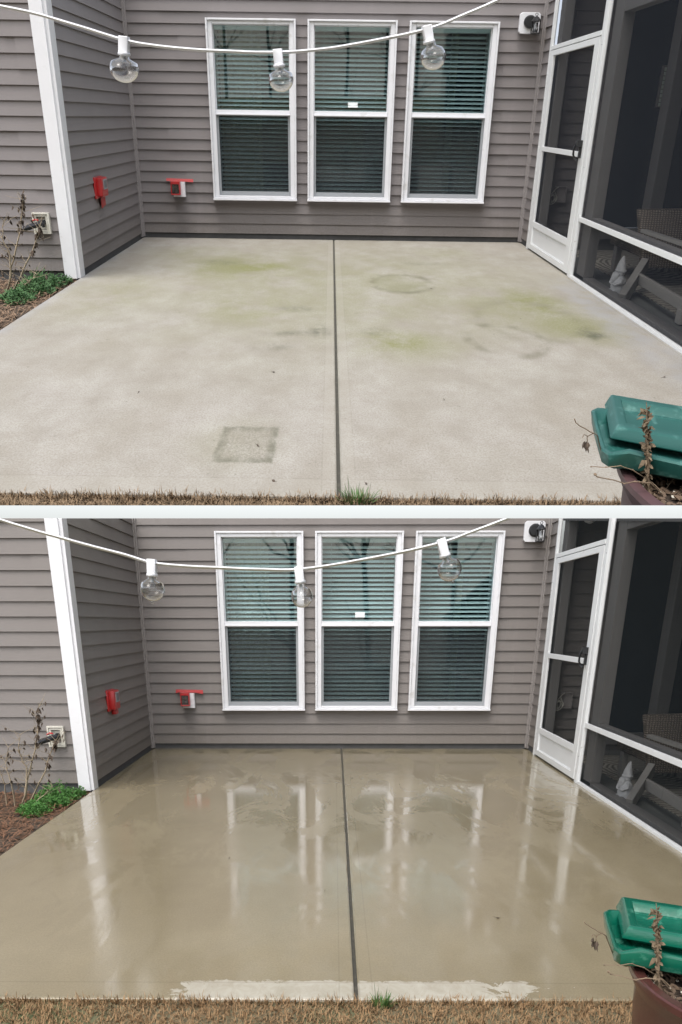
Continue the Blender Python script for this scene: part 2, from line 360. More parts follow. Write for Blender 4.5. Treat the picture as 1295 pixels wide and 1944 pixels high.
# ------------------------------------------------------------------ shape helpers (all in a patio's own metres)
class MB:
    def __init__(s): s.v = []; s.f = []
    def add(s, vs, fs):
        o = len(s.v); s.v += [Vector(v) for v in vs]; s.f += [tuple(i + o for i in f) for f in fs]; return s
    def box(s, x0, x1, y0, y1, z0, z1):
        return s.add([(x0, y0, z0), (x1, y0, z0), (x1, y1, z0), (x0, y1, z0), (x0, y0, z1), (x1, y0, z1), (x1, y1, z1), (x0, y1, z1)],
                     [(0, 3, 2, 1), (4, 5, 6, 7), (0, 1, 5, 4), (1, 2, 6, 5), (2, 3, 7, 6), (3, 0, 4, 7)])
    def obox(s, c, ax, ay, az):
        c, ax, ay, az = map(Vector, (c, ax, ay, az))
        P = [c + a * ax + b * ay + e * az for e in (-1, 1) for a, b in ((-1, -1), (1, -1), (1, 1), (-1, 1))]
        return s.add(P, [(0, 3, 2, 1), (4, 5, 6, 7), (0, 1, 5, 4), (1, 2, 6, 5), (2, 3, 7, 6), (3, 0, 4, 7)])
    def beam(s, a, b, w, h, up=(0, 0, 1)):
        a, b = Vector(a), Vector(b); d = (b - a); t = d.normalized(); sd = t.cross(Vector(up)).normalized(); u = sd.cross(t)
        return s.obox((a + b) / 2, d / 2, sd * w / 2, u * h / 2)
    def quad(s, *p): return s.add(p, [tuple(range(len(p)))])
    def tube(s, path, r, n=8, cap=True):
        path = [Vector(p) for p in path]; k = len(path)
        rs = r if isinstance(r, (list, tuple)) else [r] * k
        t0 = (path[1] - path[0]).normalized(); u = t0.orthogonal().normalized(); vs = []
        for i, p in enumerate(path):
            t = (path[min(i + 1, k - 1)] - path[max(i - 1, 0)]).normalized()
            u = (u - t * u.dot(t)); u = u.normalized() if u.length > 1e-6 else t.orthogonal().normalized(); w = t.cross(u)
            vs += [p + (u * math.cos(2 * math.pi * j / n) + w * math.sin(2 * math.pi * j / n)) * rs[i] for j in range(n)]
        fs = [(i * n + j, i * n + (j + 1) % n, (i + 1) * n + (j + 1) % n, (i + 1) * n + j) for i in range(k - 1) for j in range(n)]
        if cap: fs += [tuple(range(n - 1, -1, -1)), tuple((k - 1) * n + j for j in range(n))]
        return s.add(vs, fs)
    def lathe(s, o, ax, prof, n=24, cap=True, arc=None):
        o = Vector(o); ax = Vector(ax).normalized(); u = ax.orthogonal().normalized(); w = ax.cross(u); vs = []; k = len(prof)
        for (r, h) in prof:
            vs += [o + ax * h + (u * math.cos(2 * math.pi * j / n) + w * math.sin(2 * math.pi * j / n)) * max(r, 1e-5) for j in range(n)]
        fs = [(i * n + j, i * n + (j + 1) % n, (i + 1) * n + (j + 1) % n, (i + 1) * n + j) for i in range(k - 1) for j in range(n)]
        if cap: fs += [tuple(range(n - 1, -1, -1)), tuple((k - 1) * n + j for j in range(n))]
        return s.add(vs, fs)
    def frame(s, o, ex, ez, w, h, t, d, ey):
        """picture-frame: outer w x h from corner o, border t (l, r, b, t), depth d along ey"""
        o, ex, ez, ey = map(Vector, (o, ex, ez, ey)); l, r, b, u = t
        for a0, a1, c0, c1 in ((0, l, 0, h), (w - r, w, 0, h), (l, w - r, 0, b), (l, w - r, h - u, h)):
            if a1 - a0 < 1e-5 or c1 - c0 < 1e-5: continue
            s.obox(o + ex * (a0 + a1) / 2 + ez * (c0 + c1) / 2 + ey * d / 2, ex * (a1 - a0) / 2, ez * (c1 - c0) / 2, ey * d / 2)
        return s

cur = {'p': 'A'}
class Thing:
    def __init__(s, name, label, cat, base=(0, 0, 0), group=None, kind=None, empty=True):
        s.p = cur['p']; s.base = Vector(base); s.name = name
        s.label, s.cat, s.group, s.kind = label, cat, group, kind
        s.root = None
        if empty:
            o = bpy.data.objects.new(name, None); o.empty_display_size = .1; s.place(o); s.root = o
    def place(s, o):
        COL.objects.link(o)
        o.matrix_world = Matrix.Translation(W(s.p, s.base)) @ TURN[s.p].to_4x4()
        if s.kind: o['kind'] = s.kind
        if s.label: o['label'] = s.label
        if s.cat: o['category'] = s.cat
        if s.group: o['group'] = s.group
    def part(s, name, mb, m, parent=None, bevel=0, smooth=None, label=None, kind=None, clip=True, fill=True):
        p = s.p; me = bpy.data.meshes.new(name)
        me.from_pydata([tuple(v) for v in mb.v], [], mb.f)
        bm = bmesh.new(); bm.from_mesh(me)
        bmesh.ops.recalc_face_normals(bm, faces=bm.faces) if fill else None
        if bevel:
            ed = [e for e in bm.edges if len(e.link_faces) == 2 and e.calc_face_angle(0) > R(35)]
            bmesh.ops.bevel(bm, geom=ed, offset=bevel, segments=2, affect='EDGES', profile=.6, clamp_overlap=True)
        if clip:   # cut off at the patio's plane through the eye point
            T = TURN[p].transposed() @ CUT[p]
            nn = Vector((T[0] * PRO[p][0], T[1] * PRO[p][1], T[2] * PRO[p][2])).normalized()
            sg = -1 if p == 'A' else 1
            if any((v.co - EYE[p]).dot(nn) * sg < 0 for v in bm.verts):
                r = bmesh.ops.bisect_plane(bm, geom=bm.verts[:] + bm.edges[:] + bm.faces[:], plane_co=EYE[p], plane_no=nn * sg, clear_inner=True, clear_outer=False, dist=1e-6)
                if fill:
                    try: bmesh.ops.holes_fill(bm, edges=[e for e in bm.edges if e.is_boundary], sides=0)
                    except Exception: pass
        if not bm.verts:
            bm.free(); return None
        bm.to_mesh(me); bm.free()
        at = me.attributes.new('tc', 'FLOAT_VECTOR', 'POINT')
        buf = []
        for v in me.vertices: buf += list(v.co)
        at.data.foreach_set('vector', buf)
        for v in me.vertices: v.co = sc(p, v.co - s.base)
        me.materials.append(m)
        if smooth is not None:
            me.polygons.foreach_set('use_smooth', [True] * len(me.polygons)); me.set_sharp_from_angle(angle=R(smooth))
        me.update()
        o = bpy.data.objects.new(name, me)
        if s.root is None:
            s.place(o); s.root = o
        else:
            COL.objects.link(o); o.parent = parent or s.root
            if label: o['label'] = label
            if kind: o['kind'] = kind
        return o
def single(name, mb, m, label=None, cat=None, base=(0, 0, 0), group=None, kind=None, **k):
    t = Thing(name, label, cat, base, group, kind, empty=False)
    return t.part(name, mb, m, **k)

# ------------------------------------------------------------------ dimensions of the patio (metres)
XL, XR, XD, YP, YF, XJ, XS = -2.36, 1.987, 1.978, -1.531, -4.123, -.162, -2.345
CH, Z0 = .1163, .061
LO, LI = .0110, .0030      # lip of a siding course stands out, its top sits back
def siding(mb, o, ex, ey, length, ztop, holes=(), a0=0.0, seams=()):
    """clapboard courses on a plane through o, along ex, facing ey; holes = (a0, a1, z0, z1)"""
    o, ex, ey = map(Vector, (o, ex, ey)); k = 0
    while Z0 + k * CH < ztop:
        za, zb = Z0 + k * CH, min(Z0 + (k + 1) * CH, ztop); k += 1
        zs = sorted({za, zb} | {z for h in holes for z in h[2:] if za < z < zb})
        for z1, z2 in zip(zs, zs[1:]):
            zm = (z1 + z2) / 2
            cuts = sorted((h[0], h[1]) for h in holes if h[2] < zm < h[3]); segs = []; a = a0
            for c in cuts: segs.append((a, c[0])); a = c[1]
            segs.append((a, length))
            lo_ = (.0085 if cur['p'] == 'A' else LO) if abs(ey.y) > .5 else .019
            f = lambda z: lo_ + (LI - lo_) * (z - za) / CH
            if seams:      # one panel laps over the next, two courses at a time
                sm_ = seams[((k - 1) // 2) % len(seams)]; segs2 = []
                for s0, s1 in segs: segs2 += [(s0, sm_), (sm_, s1)] if s0 + .05 < sm_ < s1 - .05 else [(s0, s1)]
            else: sm_ = 1e9; segs2 = segs
            for s0, s1 in segs2:
                if s1 - s0 < 1e-4: continue
                up_ = .0022 if s0 >= sm_ - 1e-6 else 0
                P = lambda a, z, d: o + ex * a + ey * (d + up_) + Vector((0, 0, z))
                if up_ and abs(s0 - sm_) < 1e-6: mb.quad(P(s0, z1, f(z1)), P(s0, z2, f(z2)), P(s0, z2, f(z2) - up_), P(s0, z1, f(z1) - up_))
                lip = z1 == za
                pts = [P(s0, z1, f(z1)), P(s1, z1, f(z1)), P(s1, z2, f(z2)), P(s0, z2, f(z2))]
                mb.quad(*pts)
                if lip:
                    mb.quad(P(s0, z1, 0), P(s1, z1, 0), P(s1, z1, f(z1)), P(s0, z1, f(z1)))
    return mb

def tag_name(p): return {'A': 'upper dry patio', 'B': 'lower wet patio'}[p]
WIN = ((-1.509, -.582), (-.461, .460), (.585, 1.506))
WT, WB = 2.322, .465
ORD = ('leftmost', 'middle', 'rightmost')

def build_house(p):
    TOP = 3.0
    dry = p == 'A'
    t = Thing('house', 'grey clapboard house wall with three white windows behind the %s' % ('dry algae-stained upper patio' if dry else 'wet lower patio'), 'house', (0, 0, 0))
    sm, tm = M['siding_' + p], M['trim_' + p]
    holes = [(a + .03 - XL, b - .03 - XL, WB + .03, WT - .03) for a, b in WIN]
    bw = siding(MB(), (XL, 0, 0), (1, 0, 0), (0, -1, 0), XR - XL, TOP, holes, seams=(2.22, 3.95, .55, 4.10, .38, 3.98))
    t.part('wall', bw, sm, label='wide back wall of grey siding around the windows', fill=False)
    sw = siding(MB(), (XL, 0, 0), (0, -1, 0), (1, 0, 0), -YP - .04, TOP)
    t.part('wall', sw, sm, label='short side wall of grey siding left of the patio', fill=False)
    ww = siding(MB(), (-4.6, YP, 0), (1, 0, 0), (0, -1, 0), 4.6 - 2.46, TOP, seams=(1.9, 1.62, 1.25, 1.98))
    t.part('wall', ww, sm, label='grey siding wall left of the white corner post', fill=False)
    rw = siding(MB(), (XR, 0, 0), (0, -1, 0), (-1, 0, 0), .262, TOP)
    t.part('wall', rw, sm, label='narrow strip of grey siding beside the porch door', fill=False)
    f = MB().box(XL + .001, XR - .001, -.001, .09, -.1, Z0 + .004); f.box(XL - .09, XL + .0015, YP + .02, -.0015, -.1, Z0 + .004)
    f.box(-4.6, XL - .095, YP - .001, YP + .09, -.1, Z0 + .004)
    f.box(XR - .0015, XR + .05, -.262, -.002, -.1, Z0 + .004)
    t.part('foundation', f, M['found'])
    # inside and outside corners
    for x, sx_ in ((XL, 1), (XR, -1)):
        c = MB(); a = .040
        c.box(min(x, x + sx_ * a), max(x, x + sx_ * a), -.022, -.0, .012, TOP)
        c.box(min(x, x + sx_ * .026), max(x, x + sx_ * .026), -a - .01, -.0222, .012, TOP)
        t.part('corner_trim', c, tm, bevel=.003)
    c = MB()
    c.box(-2.472, -2.372, YP - .022, YP, -.006, TOP)
    c.box(-2.3718, -2.337, YP - .018, YP + .062, -.002, TOP)
    c.box(-2.379, -2.366, YP - .026, YP - .016, -.006, TOP)
    t.part('corner_post', c, M['white'], bevel=.003)
    # windows
    for i, (a, b) in enumerate(WIN):
        w = b - a; h = WT - WB; fr = MB()
        fr.frame((a, -.042, WB), (1, 0, 0), (0, 0, 1), w, h, (.020, .020, .014, .020), .045, (0, 1, 0))
        fr.frame((a + .02, -.034, WB + .014), (1, 0, 0), (0, 0, 1), w - .04, h - .034, (.047, .047, .022, .036), .1, (0, 1, 0))
        fr.box(a - .004, b + .004, -.050, -.0, WB - .018, WB - .0002)
        wo = t.part('window', fr, M['white'], bevel=.0035, label='%s white window on the back wall of the %s' % (ORD[i], tag_name(p)))
        x0, x1 = a + .067, b - .067
        rail = MB().box(x0 + .0004, x1 - .0004, -.030, .03, 1.372, 1.421); rail.box(x0 + .0004, x1 - .0004, -.036, -.0302, 1.368, 1.383)
        t.part('meeting_rail', rail, M['white'], wo, bevel=.003)
        up = MB().frame((x0 + .0006, -.012, 1.4212), (1, 0, 0), (0, 0, 1), x1 - x0 - .0012, 2.266 - 1.4212, (.008, .008, .0, .008), .02, (0, 1, 0))
        t.part('upper_sash', up, M['white'], wo)
        lo = MB().frame((x0 + .0006, -.022, .5014), (1, 0, 0), (0, 0, 1), x1 - x0 - .0012, 1.3716 - .5014, (.024, .024, .045, .014), .02, (0, 1, 0))
        t.part('screen_frame', lo, M['gap'], wo, bevel=.002)
        t.part('pane', MB().box(x0 + .002, x1 - .002, .010, .013, 1.421, 2.26), M['glass'], wo)
        t.part('pane', MB().box(x0 + .002, x1 - .002, .030, .033, .502, 1.40), M['glass'], wo)
        t.part('insect_screen', MB().quad((x0 + .022, -.008, .545), (x1 - .022, -.008, .545), (x1 - .022, -.008, 1.358), (x0 + .022, -.008, 1.358)), M['wscreen'], wo, fill=False)
        bl = MB(); z = .535; rng = random.Random(i)
        while z < 2.225:
            th = R(58 + (0, 3, -3)[i]) + rng.uniform(-.10, .10); dz = rng.uniform(-.0022, .0022)
            c0 = Vector(((x0 + x1) / 2, .075, z + dz)); n_ = 4; vs = []
            for e in range(n_ + 1):
                q = -1 + 2 * e / n_
                for xx in (x0 + .006, x1 - .006):
                    vs.append((xx, c0.y + q * .0165 * math.cos(th), c0.z + q * .0165 * math.sin(th) + .0035 * (1 - q * q)))
            bl.add(vs, [(2 * e, 2 * e + 1, 2 * e + 3, 2 * e + 2) for e in range(n_)])
            z += .0470
        bl.box(x0 + .004, x1 - .004, .045, .105, 2.225, 2.30)
        bl.box(x0 + .006, x1 - .006, .055, .095, .508, .520)
        t.part('blind', bl, M['blind'], wo, smooth=40, fill=False)
        for q in (.16, .5, .84) if i != 1 else (.13, .85):
            xx = x0 + (x1 - x0) * q
            t.part('blind_cord', MB().tube([(xx, .052, .52), (xx, .052, 2.23)], .0013, 5), M['cord'], wo)
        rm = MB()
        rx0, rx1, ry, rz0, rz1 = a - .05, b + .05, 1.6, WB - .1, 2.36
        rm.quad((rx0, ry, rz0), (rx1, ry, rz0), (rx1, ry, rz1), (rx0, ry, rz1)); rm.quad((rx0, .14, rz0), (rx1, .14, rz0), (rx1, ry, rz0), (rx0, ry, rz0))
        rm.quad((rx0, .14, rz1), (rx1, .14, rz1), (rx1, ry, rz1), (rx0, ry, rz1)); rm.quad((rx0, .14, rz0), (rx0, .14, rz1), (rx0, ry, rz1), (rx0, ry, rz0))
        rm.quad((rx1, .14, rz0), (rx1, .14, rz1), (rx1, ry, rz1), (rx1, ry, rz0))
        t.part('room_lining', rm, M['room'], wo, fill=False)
        jm = MB().frame((a + .055, .005, WB + .02), (1, 0, 0), (0, 0, 1), w - .11, h - .045, (.014, .014, .012, .014), .17, (0, 1, 0))
        t.part('jamb_lining', jm, M['white'], wo)
        if i in (0, 2):
            cu = MB(); n_ = 40; ca, cb = (x0 + .02, x0 + .46) if i == 0 else (x0 + .42, x0 + .50); vs = []
            for e in range(n_ + 1):
                xx = ca + (cb - ca) * e / n_; yy = .19 + .014 * math.sin(e * 1.15) + .006 * math.sin(e * 2.7)
                vs += [(xx, yy, .52), (xx + .003 * math.sin(e), yy, 2.30)]
            cu.add(vs, [(2 * e, 2 * e + 2, 2 * e + 3, 2 * e + 1) for e in range(n_)])
            t.part('curtain', cu, M['curtain'], wo, smooth=60, fill=False)
        if i == 1:
            lk = MB().box(-.03, .075, -.0, .02, 1.462, 1.484); lk.box(-.03, .075, .002, .018, 1.488, 1.515); lk.box(-.012, .06, .0, .012, 1.484, 1.488)
            t.part('sash_lock', lk, M['blind'], wo, bevel=.003)
    return t

def build_porch(p):
    dry = p == 'A'; TOP = 3.0
    t = Thing('screened_porch', ('screened porch with a white screen door at the right of the dry upper patio' if dry else 'rain-streaked screened porch with a white screen door right of the wet lower patio'), 'porch', (XD, -1.3, 0))
    A_, sc_ = M['alu'], M['pscreen_' + p]
    xo = XD - .028; xi = XD
    t.part('jamb', MB().box(xo, xi, -.306, -.262, .0, TOP).box(xo - .006, xo, -.306, -.285, .0, TOP), A_, bevel=.003)
    t.part('jamb', MB().box(xo, xi, -1.347, -1.279, .0, TOP).box(xo - .007, xo - .0002, -1.342, -1.312, .0, TOP), A_, bevel=.003)
    t.part('header', MB().box(xo - .005, xi - .001, -1.2788, -.3062, 2.026, 2.064), A_, bevel=.002)
    t.part('transom_screen', MB().quad((xi - .01, -1.279, 2.06), (xi - .01, -.306, 2.06), (xi - .01, -.306, TOP), (xi - .01, -1.279, TOP)), sc_, fill=False)
    # screen door
    y0, y1 = -1.2735, -.3105       # right edge (near), left edge (far)
    fr = MB()
    fr.frame((xo - .004, y1, .02), (0, -1, 0), (0, 0, 1), y1 - y0, 2.0, (.074, .080, .058, .052), .026, (1, 0, 0))
    fr.box(xo - .004, xo + .022, y0 + .0801, y1 - .0741, 1.055, 1.102)
    fr.box(xo - .004, xo + .022, y0 + .0801, y1 - .0741, .262, .322)
    d_ = t.part('screen_door', fr, A_, bevel=.003, label='white screen door with a solid panel at its foot')
    for za, zb in ((1.10, 1.97), (.32, 1.057)):
        t.part('insect_screen', MB().quad((xi - .012, y0 + .078, za), (xi - .012, y1 - .072, za), (xi - .012, y1 - .072, zb), (xi - .012, y0 + .078, zb)), sc_, d_, fill=False)
    kp = MB().box(xo + .010, xo + .016, y0 + .0795, y1 - .0735, .0785, .2615)
    kp.frame((xo + .003, y1 - .0745, .079), (0, -1, 0), (0, 0, 1), (y1 - y0) - .156, .182, (.007, .007, .007, .007), .0069, (1, 0, 0))
    t.part('kick_panel', kp, A_, d_, bevel=.001)
    hd = MB().box(xo - .014, xo - .0045, -1.236, -1.196, 1.05, 1.20); hd.box(xo - .05, xo - .0142, -1.240, -1.200, 1.145, 1.20)
    hd.tube([(xo - .043, -1.212, 1.18), (xo - .058, -1.205, 1.14), (xo - .058, -1.202, 1.08), (xo - .042, -1.206, 1.04)], .009, 8)
    hd.tube([(xo - .044, -1.215, 1.045), (xo - .044, -1.262, 1.030)], .009, 8); hd.box(xo - .018, xo - .0162, -1.218, -1.19, 1.12, 1.165)
    t.part('handle', hd, M['black'], d_, smooth=40)
    for z in (.20, .56, 1.22, 1.34, 1.72, 1.80): t.part('screw', MB().lathe((xo - .0062, -.295, z), (-1, 0, 0), [(.0035, 0), (.003, .002)], 8), M['smoke'])
    for z in (.25, .98, 1.95): t.part('screw', MB().lathe((xo - .0072, -1.327, z), (-1, 0, 0), [(.0035, 0), (.003, .002)], 8), M['smoke'])
    # big screens right of the door
    yn = -5.0
    t.part('bottom_rail', MB().box(xo - .002, xi, yn, -1.3472, .0, .026), A_, bevel=.002)
    t.part('middle_rail', MB().box(xo - .002, xi, yn, -1.3472, .519, .557), A_, bevel=.002)
    for za, zb in ((.024, .521), (.555, TOP)):
        t.part('insect_screen', MB().quad((xi - .008, yn, za), (xi - .008, -1.346, za), (xi - .008, -1.346, zb), (xi - .008, yn, zb)), sc_, fill=False)
    wd_ = MB(); x0, x1 = 2.0, 2.09
    wd_.box(x0, x1, -1.475, -1.345, .045, TOP)
    t.part('porch_post', wd_, M['wood'], bevel=.003)
    t.part('porch_post', MB().box(x0, x1, -.40, -.31, .0, TOP), M['wood'], bevel=.003)
    t.part('bottom_plate', MB().box(x0, x1, yn, -1.475, .004, .045), M['wood'], bevel=.003)
    t.part('middle_plate', MB().box(x0, x0 + .06, yn, -1.476, .515, .575), M['wood'], bevel=.003)
    t.part('beam', MB().box(x0 + .002, x1 - .002, yn, -1.476, 2.165 if dry else 2.10, 2.9), M['wood'], bevel=.003)
    # inside
    iw = siding(MB(), (2.0, -.30, 0), (1, 0, 0), (0, -1, 0), .60, TOP)
    t.part('inner_wall', iw, M['siding_' + p], fill=False)
    bb = MB().box(2.601, 5.2, -.345, -.29, .128, .25); bb.box(2.0, 5.2, -.312, -.29, .0, .0605); bb.box(2.601, 5.2, -.315, -.29, .061, .1279)
    t.part('base_board', bb, M['wood'], bevel=.003)
    gd = MB().box(2.601, 5.2, -.30, -.27, .252, TOP)
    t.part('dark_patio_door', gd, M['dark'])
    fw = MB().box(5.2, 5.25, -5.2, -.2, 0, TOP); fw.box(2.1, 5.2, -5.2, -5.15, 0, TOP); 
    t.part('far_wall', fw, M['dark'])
    t.part('inner_post', MB().box(3.0, 3.13, -.63, -.50, .0, TOP), M['wood'], bevel=.004)
    if dry:
        lw = MB().box(3.07, 3.34, -.335, -.302, 1.50, 1.90)
        pn = t.part('small_window', lw, M['wood'])
        g = MB()
        for a in range(5):
            for b in range(9): g.box(3.08 + a * .05, 3.12 + a * .05, -.339, -.3352, 1.51 + b * .042, 1.545 + b * .042)
        t.part('pane', g, mat('painted_daylight_pane', (.42, .48, .42), .3), pn)  # pale green colour stands in for bright daylight in the small panes
    t.part('porch_floor', MB().box(xi + .0005, 5.2, -5.2, -.29, -.1, .0035), M['pfloor'])
    # roof: unseen sheet keeping the porch dark, the lower one shaped to the cut plane
    if dry: rf = MB().box(1.99, 5.3, -5.3, -.25, 3.001, 3.04); t.part('roof', rf, M['ceil'])
    else:
        T = CUT['B']; nn = Vector((T[0], T[1] * PRO['B'][1], T[2] * PRO['B'][2]))
        zz = lambda x, y: EYE['B'].z - (nn.x * (x - EYE['B'].x) + nn.y * (y - EYE['B'].y)) / nn.z
        P = [(1.99, -.25), (5.3, -.25), (5.3, -5.3), (1.99, -5.3)]; v = [(x, y, zz(x, y) - .001) for x, y in P] + [(x, y, zz(x, y) - .02) for x, y in P]
        t.part('roof', MB().add(v, [(0, 1, 2, 3), (7, 6, 5, 4), (0, 4, 5, 1), (1, 5, 6, 2), (2, 6, 7, 3), (3, 7, 4, 0)]), M['ceil'], clip=False)
    return t

def ground(p):
    dry = p == 'A'; suffix = 'upper' if dry else 'lower'
    w = .0068
    for a, b in ((XS, XJ - w), (XJ + w, XD - .0005)):
        s = MB(); 
        ztop = 0.0
        s.box(a, b, YF, -.002 if b > 0 else -.002, -.09, ztop)
        o = single('patio_slab', s, M['conc_' + p], kind='structure', bevel=.007)
    # the strip the slab runs under the porch's screen, and the open front part right of it
    s = MB().box(XJ - w + .0003, XJ + w - .0003, YF + .004, -.003, -.09, -.009)
    single('joint_filler', s, M['joint'], kind='structure')
    far = 7 if dry else 25
    # lawn ground
    z = -.016
    g = MB()
    n_ = 30
    if dry: g.quad((-9, -4.9, z), (9, -4.9, z), (9, YF + .02, z), (-9, YF + .02, z))
    else:
        g.quad((-60, -9.2, z), (60, -9.2, z), (60, YF + .02, z), (-60, YF + .02, z))
        g.quad((-60, 1.5, z), (-60, YF + .02, z), (-4.7, YF + .02, z), (-4.7, 1.5, z))
    single('lawn', g, M['turf_' + p] if dry else M['lawn'], kind='structure', fill=False)
    rng = random.Random(5)
    b = MB(); N = 60; vs = []; K = 50
    for j in range(K + 1):
        for i in range(N + 1):
            x = -5 + (XS + 5 - .002) * i / N; y = YF + .02 + (YP + .02 - YF) * j / K
            edge = min(1, (XS - x) / .08)
            vs.append((x, y, -.035 + .02 * noise.noise(Vector((x * 5, y * 5, 0))) * edge + .012 * noise.noise(Vector((x * 22, y * 22, 3))) * edge))
    b.add(vs, [(j * (N + 1) + i, j * (N + 1) + i + 1, (j + 1) * (N + 1) + i + 1, (j + 1) * (N + 1) + i) for j in range(K) for i in range(N)])
    single('planting_bed', b, M['earth'], kind='structure', fill=False, smooth=180)
    # straw mulch
    s = MB()
    for _ in range(5200):
        x = rng.uniform(-3.9, XS - .0); y = rng.uniform(-2.95, YP - .01); z = -.03 + rng.random() ** 2 * .035
        a = rng.uniform(0, math.tau); L = rng.uniform(.02, .085); tl = rng.uniform(-.25, .35); wd_ = rng.uniform(.0014, .004)
        d0 = Vector((math.cos(a), math.sin(a), tl)) * L; sd = Vector((-math.sin(a), math.cos(a), 0)) * wd_
        c = Vector((x, y, z)); k = Vector((rng.uniform(-1, 1), rng.uniform(-1, 1), rng.uniform(0, 1))) * L * .12
        if c.x + abs(d0.x) > XS - .004: continue
        s.add([c - d0 / 2 - sd, c - d0 / 2 + sd, c + k + sd, c + k - sd, c + d0 / 2 + sd * .4, c + d0 / 2 - sd * .4], [(0, 1, 2, 3), (3, 2, 4, 5)])
    single('pine_straw', s, M['straw_' + p], 'brown pine straw mulch covering the bed left of the %s' % tag_name(p), 'mulch', kind='stuff', fill=False)
    # dormant turf along the slab
    s = MB(); cnt = 15000 if dry else 20000
    for _ in range(cnt):
        x = rng.uniform(-1.75, 1.35); y = YF - .001 - rng.random() ** 1.3 * (.13 if dry else .30)
        a = rng.uniform(0, math.tau); L = rng.uniform(.014, .040) * (1 + .6 * noise.noise(Vector((x * 18, y * 18, 0)))); wd_ = rng.uniform(.0009, .0024)
        lean = rng.uniform(.2, 1.3); d0 = Vector((math.cos(a) * math.sin(lean), math.sin(a) * math.sin(lean), math.cos(lean))) * L
        if y + d0.y > YF - .001 and rng.random() < .6: d0.y = -abs(d0.y)
        elif y > YF - .02: d0.z = abs(d0.z) + .012
        sd = Vector((-math.sin(a), math.cos(a), 0)).normalized() * wd_; c = Vector((x, y, -.018)); kk = Vector((rng.uniform(-1, 1), rng.uniform(-1, 1), 0)) * L * .15
        s.add([c - sd, c + sd, c + d0 * .55 + kk + sd * .8, c + d0 * .55 + kk - sd * .8, c + d0], [(0, 1, 2, 3), (3, 2, 4)])
    single('dormant_turf', s, M['turf_' + p], 'brown dormant grass along the front edge of the %s slab' % ('dry' if dry else 'wet'), 'grass', kind='stuff', fill=False)
    # green tuft at the joint
    s = MB(); cx, cy = (-.095, YF - .008) if dry else (-.068, YF - .02)
    for _ in range(130 if dry else 90):
        a = rng.uniform(0, math.tau); r = rng.random() ** .5 * (.055 if dry else .035); L = rng.uniform(.03, .075); lean = rng.uniform(.05, .95)
        if rng.random() < .04: L = .115; lean = .1
        c = Vector((cx + r * math.cos(a), cy + r * .4 * math.sin(a) - .008, -.018)); d0 = Vector((math.cos(a) * math.sin(lean), math.sin(a) * math.sin(lean) * .6, math.cos(lean))) * L
        sd = Vector((-math.sin(a), math.cos(a), 0)) * .0015; g_ = Vector((0, 0, -L * .10))
        if c.y > YF - .004: c.y = YF - .004
        s.add([c - sd, c + sd, c + d0 * .6 + sd * .8 - g_, c + d0 * .6 - sd * .8 - g_, c + d0], [(0, 1, 2, 3), (3, 2, 4)])
    single('grass_tuft', s, M['tuft'], 'green grass tuft at the end of the slab joint on the %s patio' % ('dry' if dry else 'wet'), 'grass tuft', (cx, cy, -.05), fill=False)

def leaf(mb, c, d, w, rng, curl=.3):
    c, d = Vector(c), Vector(d); L = d.length; sd = d.cross(Vector((rng.uniform(-1, 1), rng.uniform(-1, 1), rng.uniform(-1, 1)))).normalized() * w; n_ = d.cross(sd).normalized() * L * curl
    mb.add([c, c + d * .35 + sd - n_ * .3, c + d * .7 + sd * .8 + n_ * .2, c + d + n_ * .5, c + d * .7 - sd * .8 + n_ * .3, c + d * .35 - sd - n_ * .2, c + d * .5 + n_ * .45],
           [(0, 1, 6), (1, 2, 6), (2, 3, 6), (3, 4, 6), (4, 5, 6), (5, 0, 6)])

def wig(rng, pts, amp, sub=3):
    out = []
    for a, b in zip(pts, pts[1:]):
        a, b = Vector(a), Vector(b)
        for k in range(sub):
            f = k / sub; out.append(a.lerp(b, f) + (Vector((rng.uniform(-1, 1), rng.uniform(-1, 1), rng.uniform(-1, 1))) * amp if (k or out) else Vector()))
    out.append(Vector(pts[-1])); return out

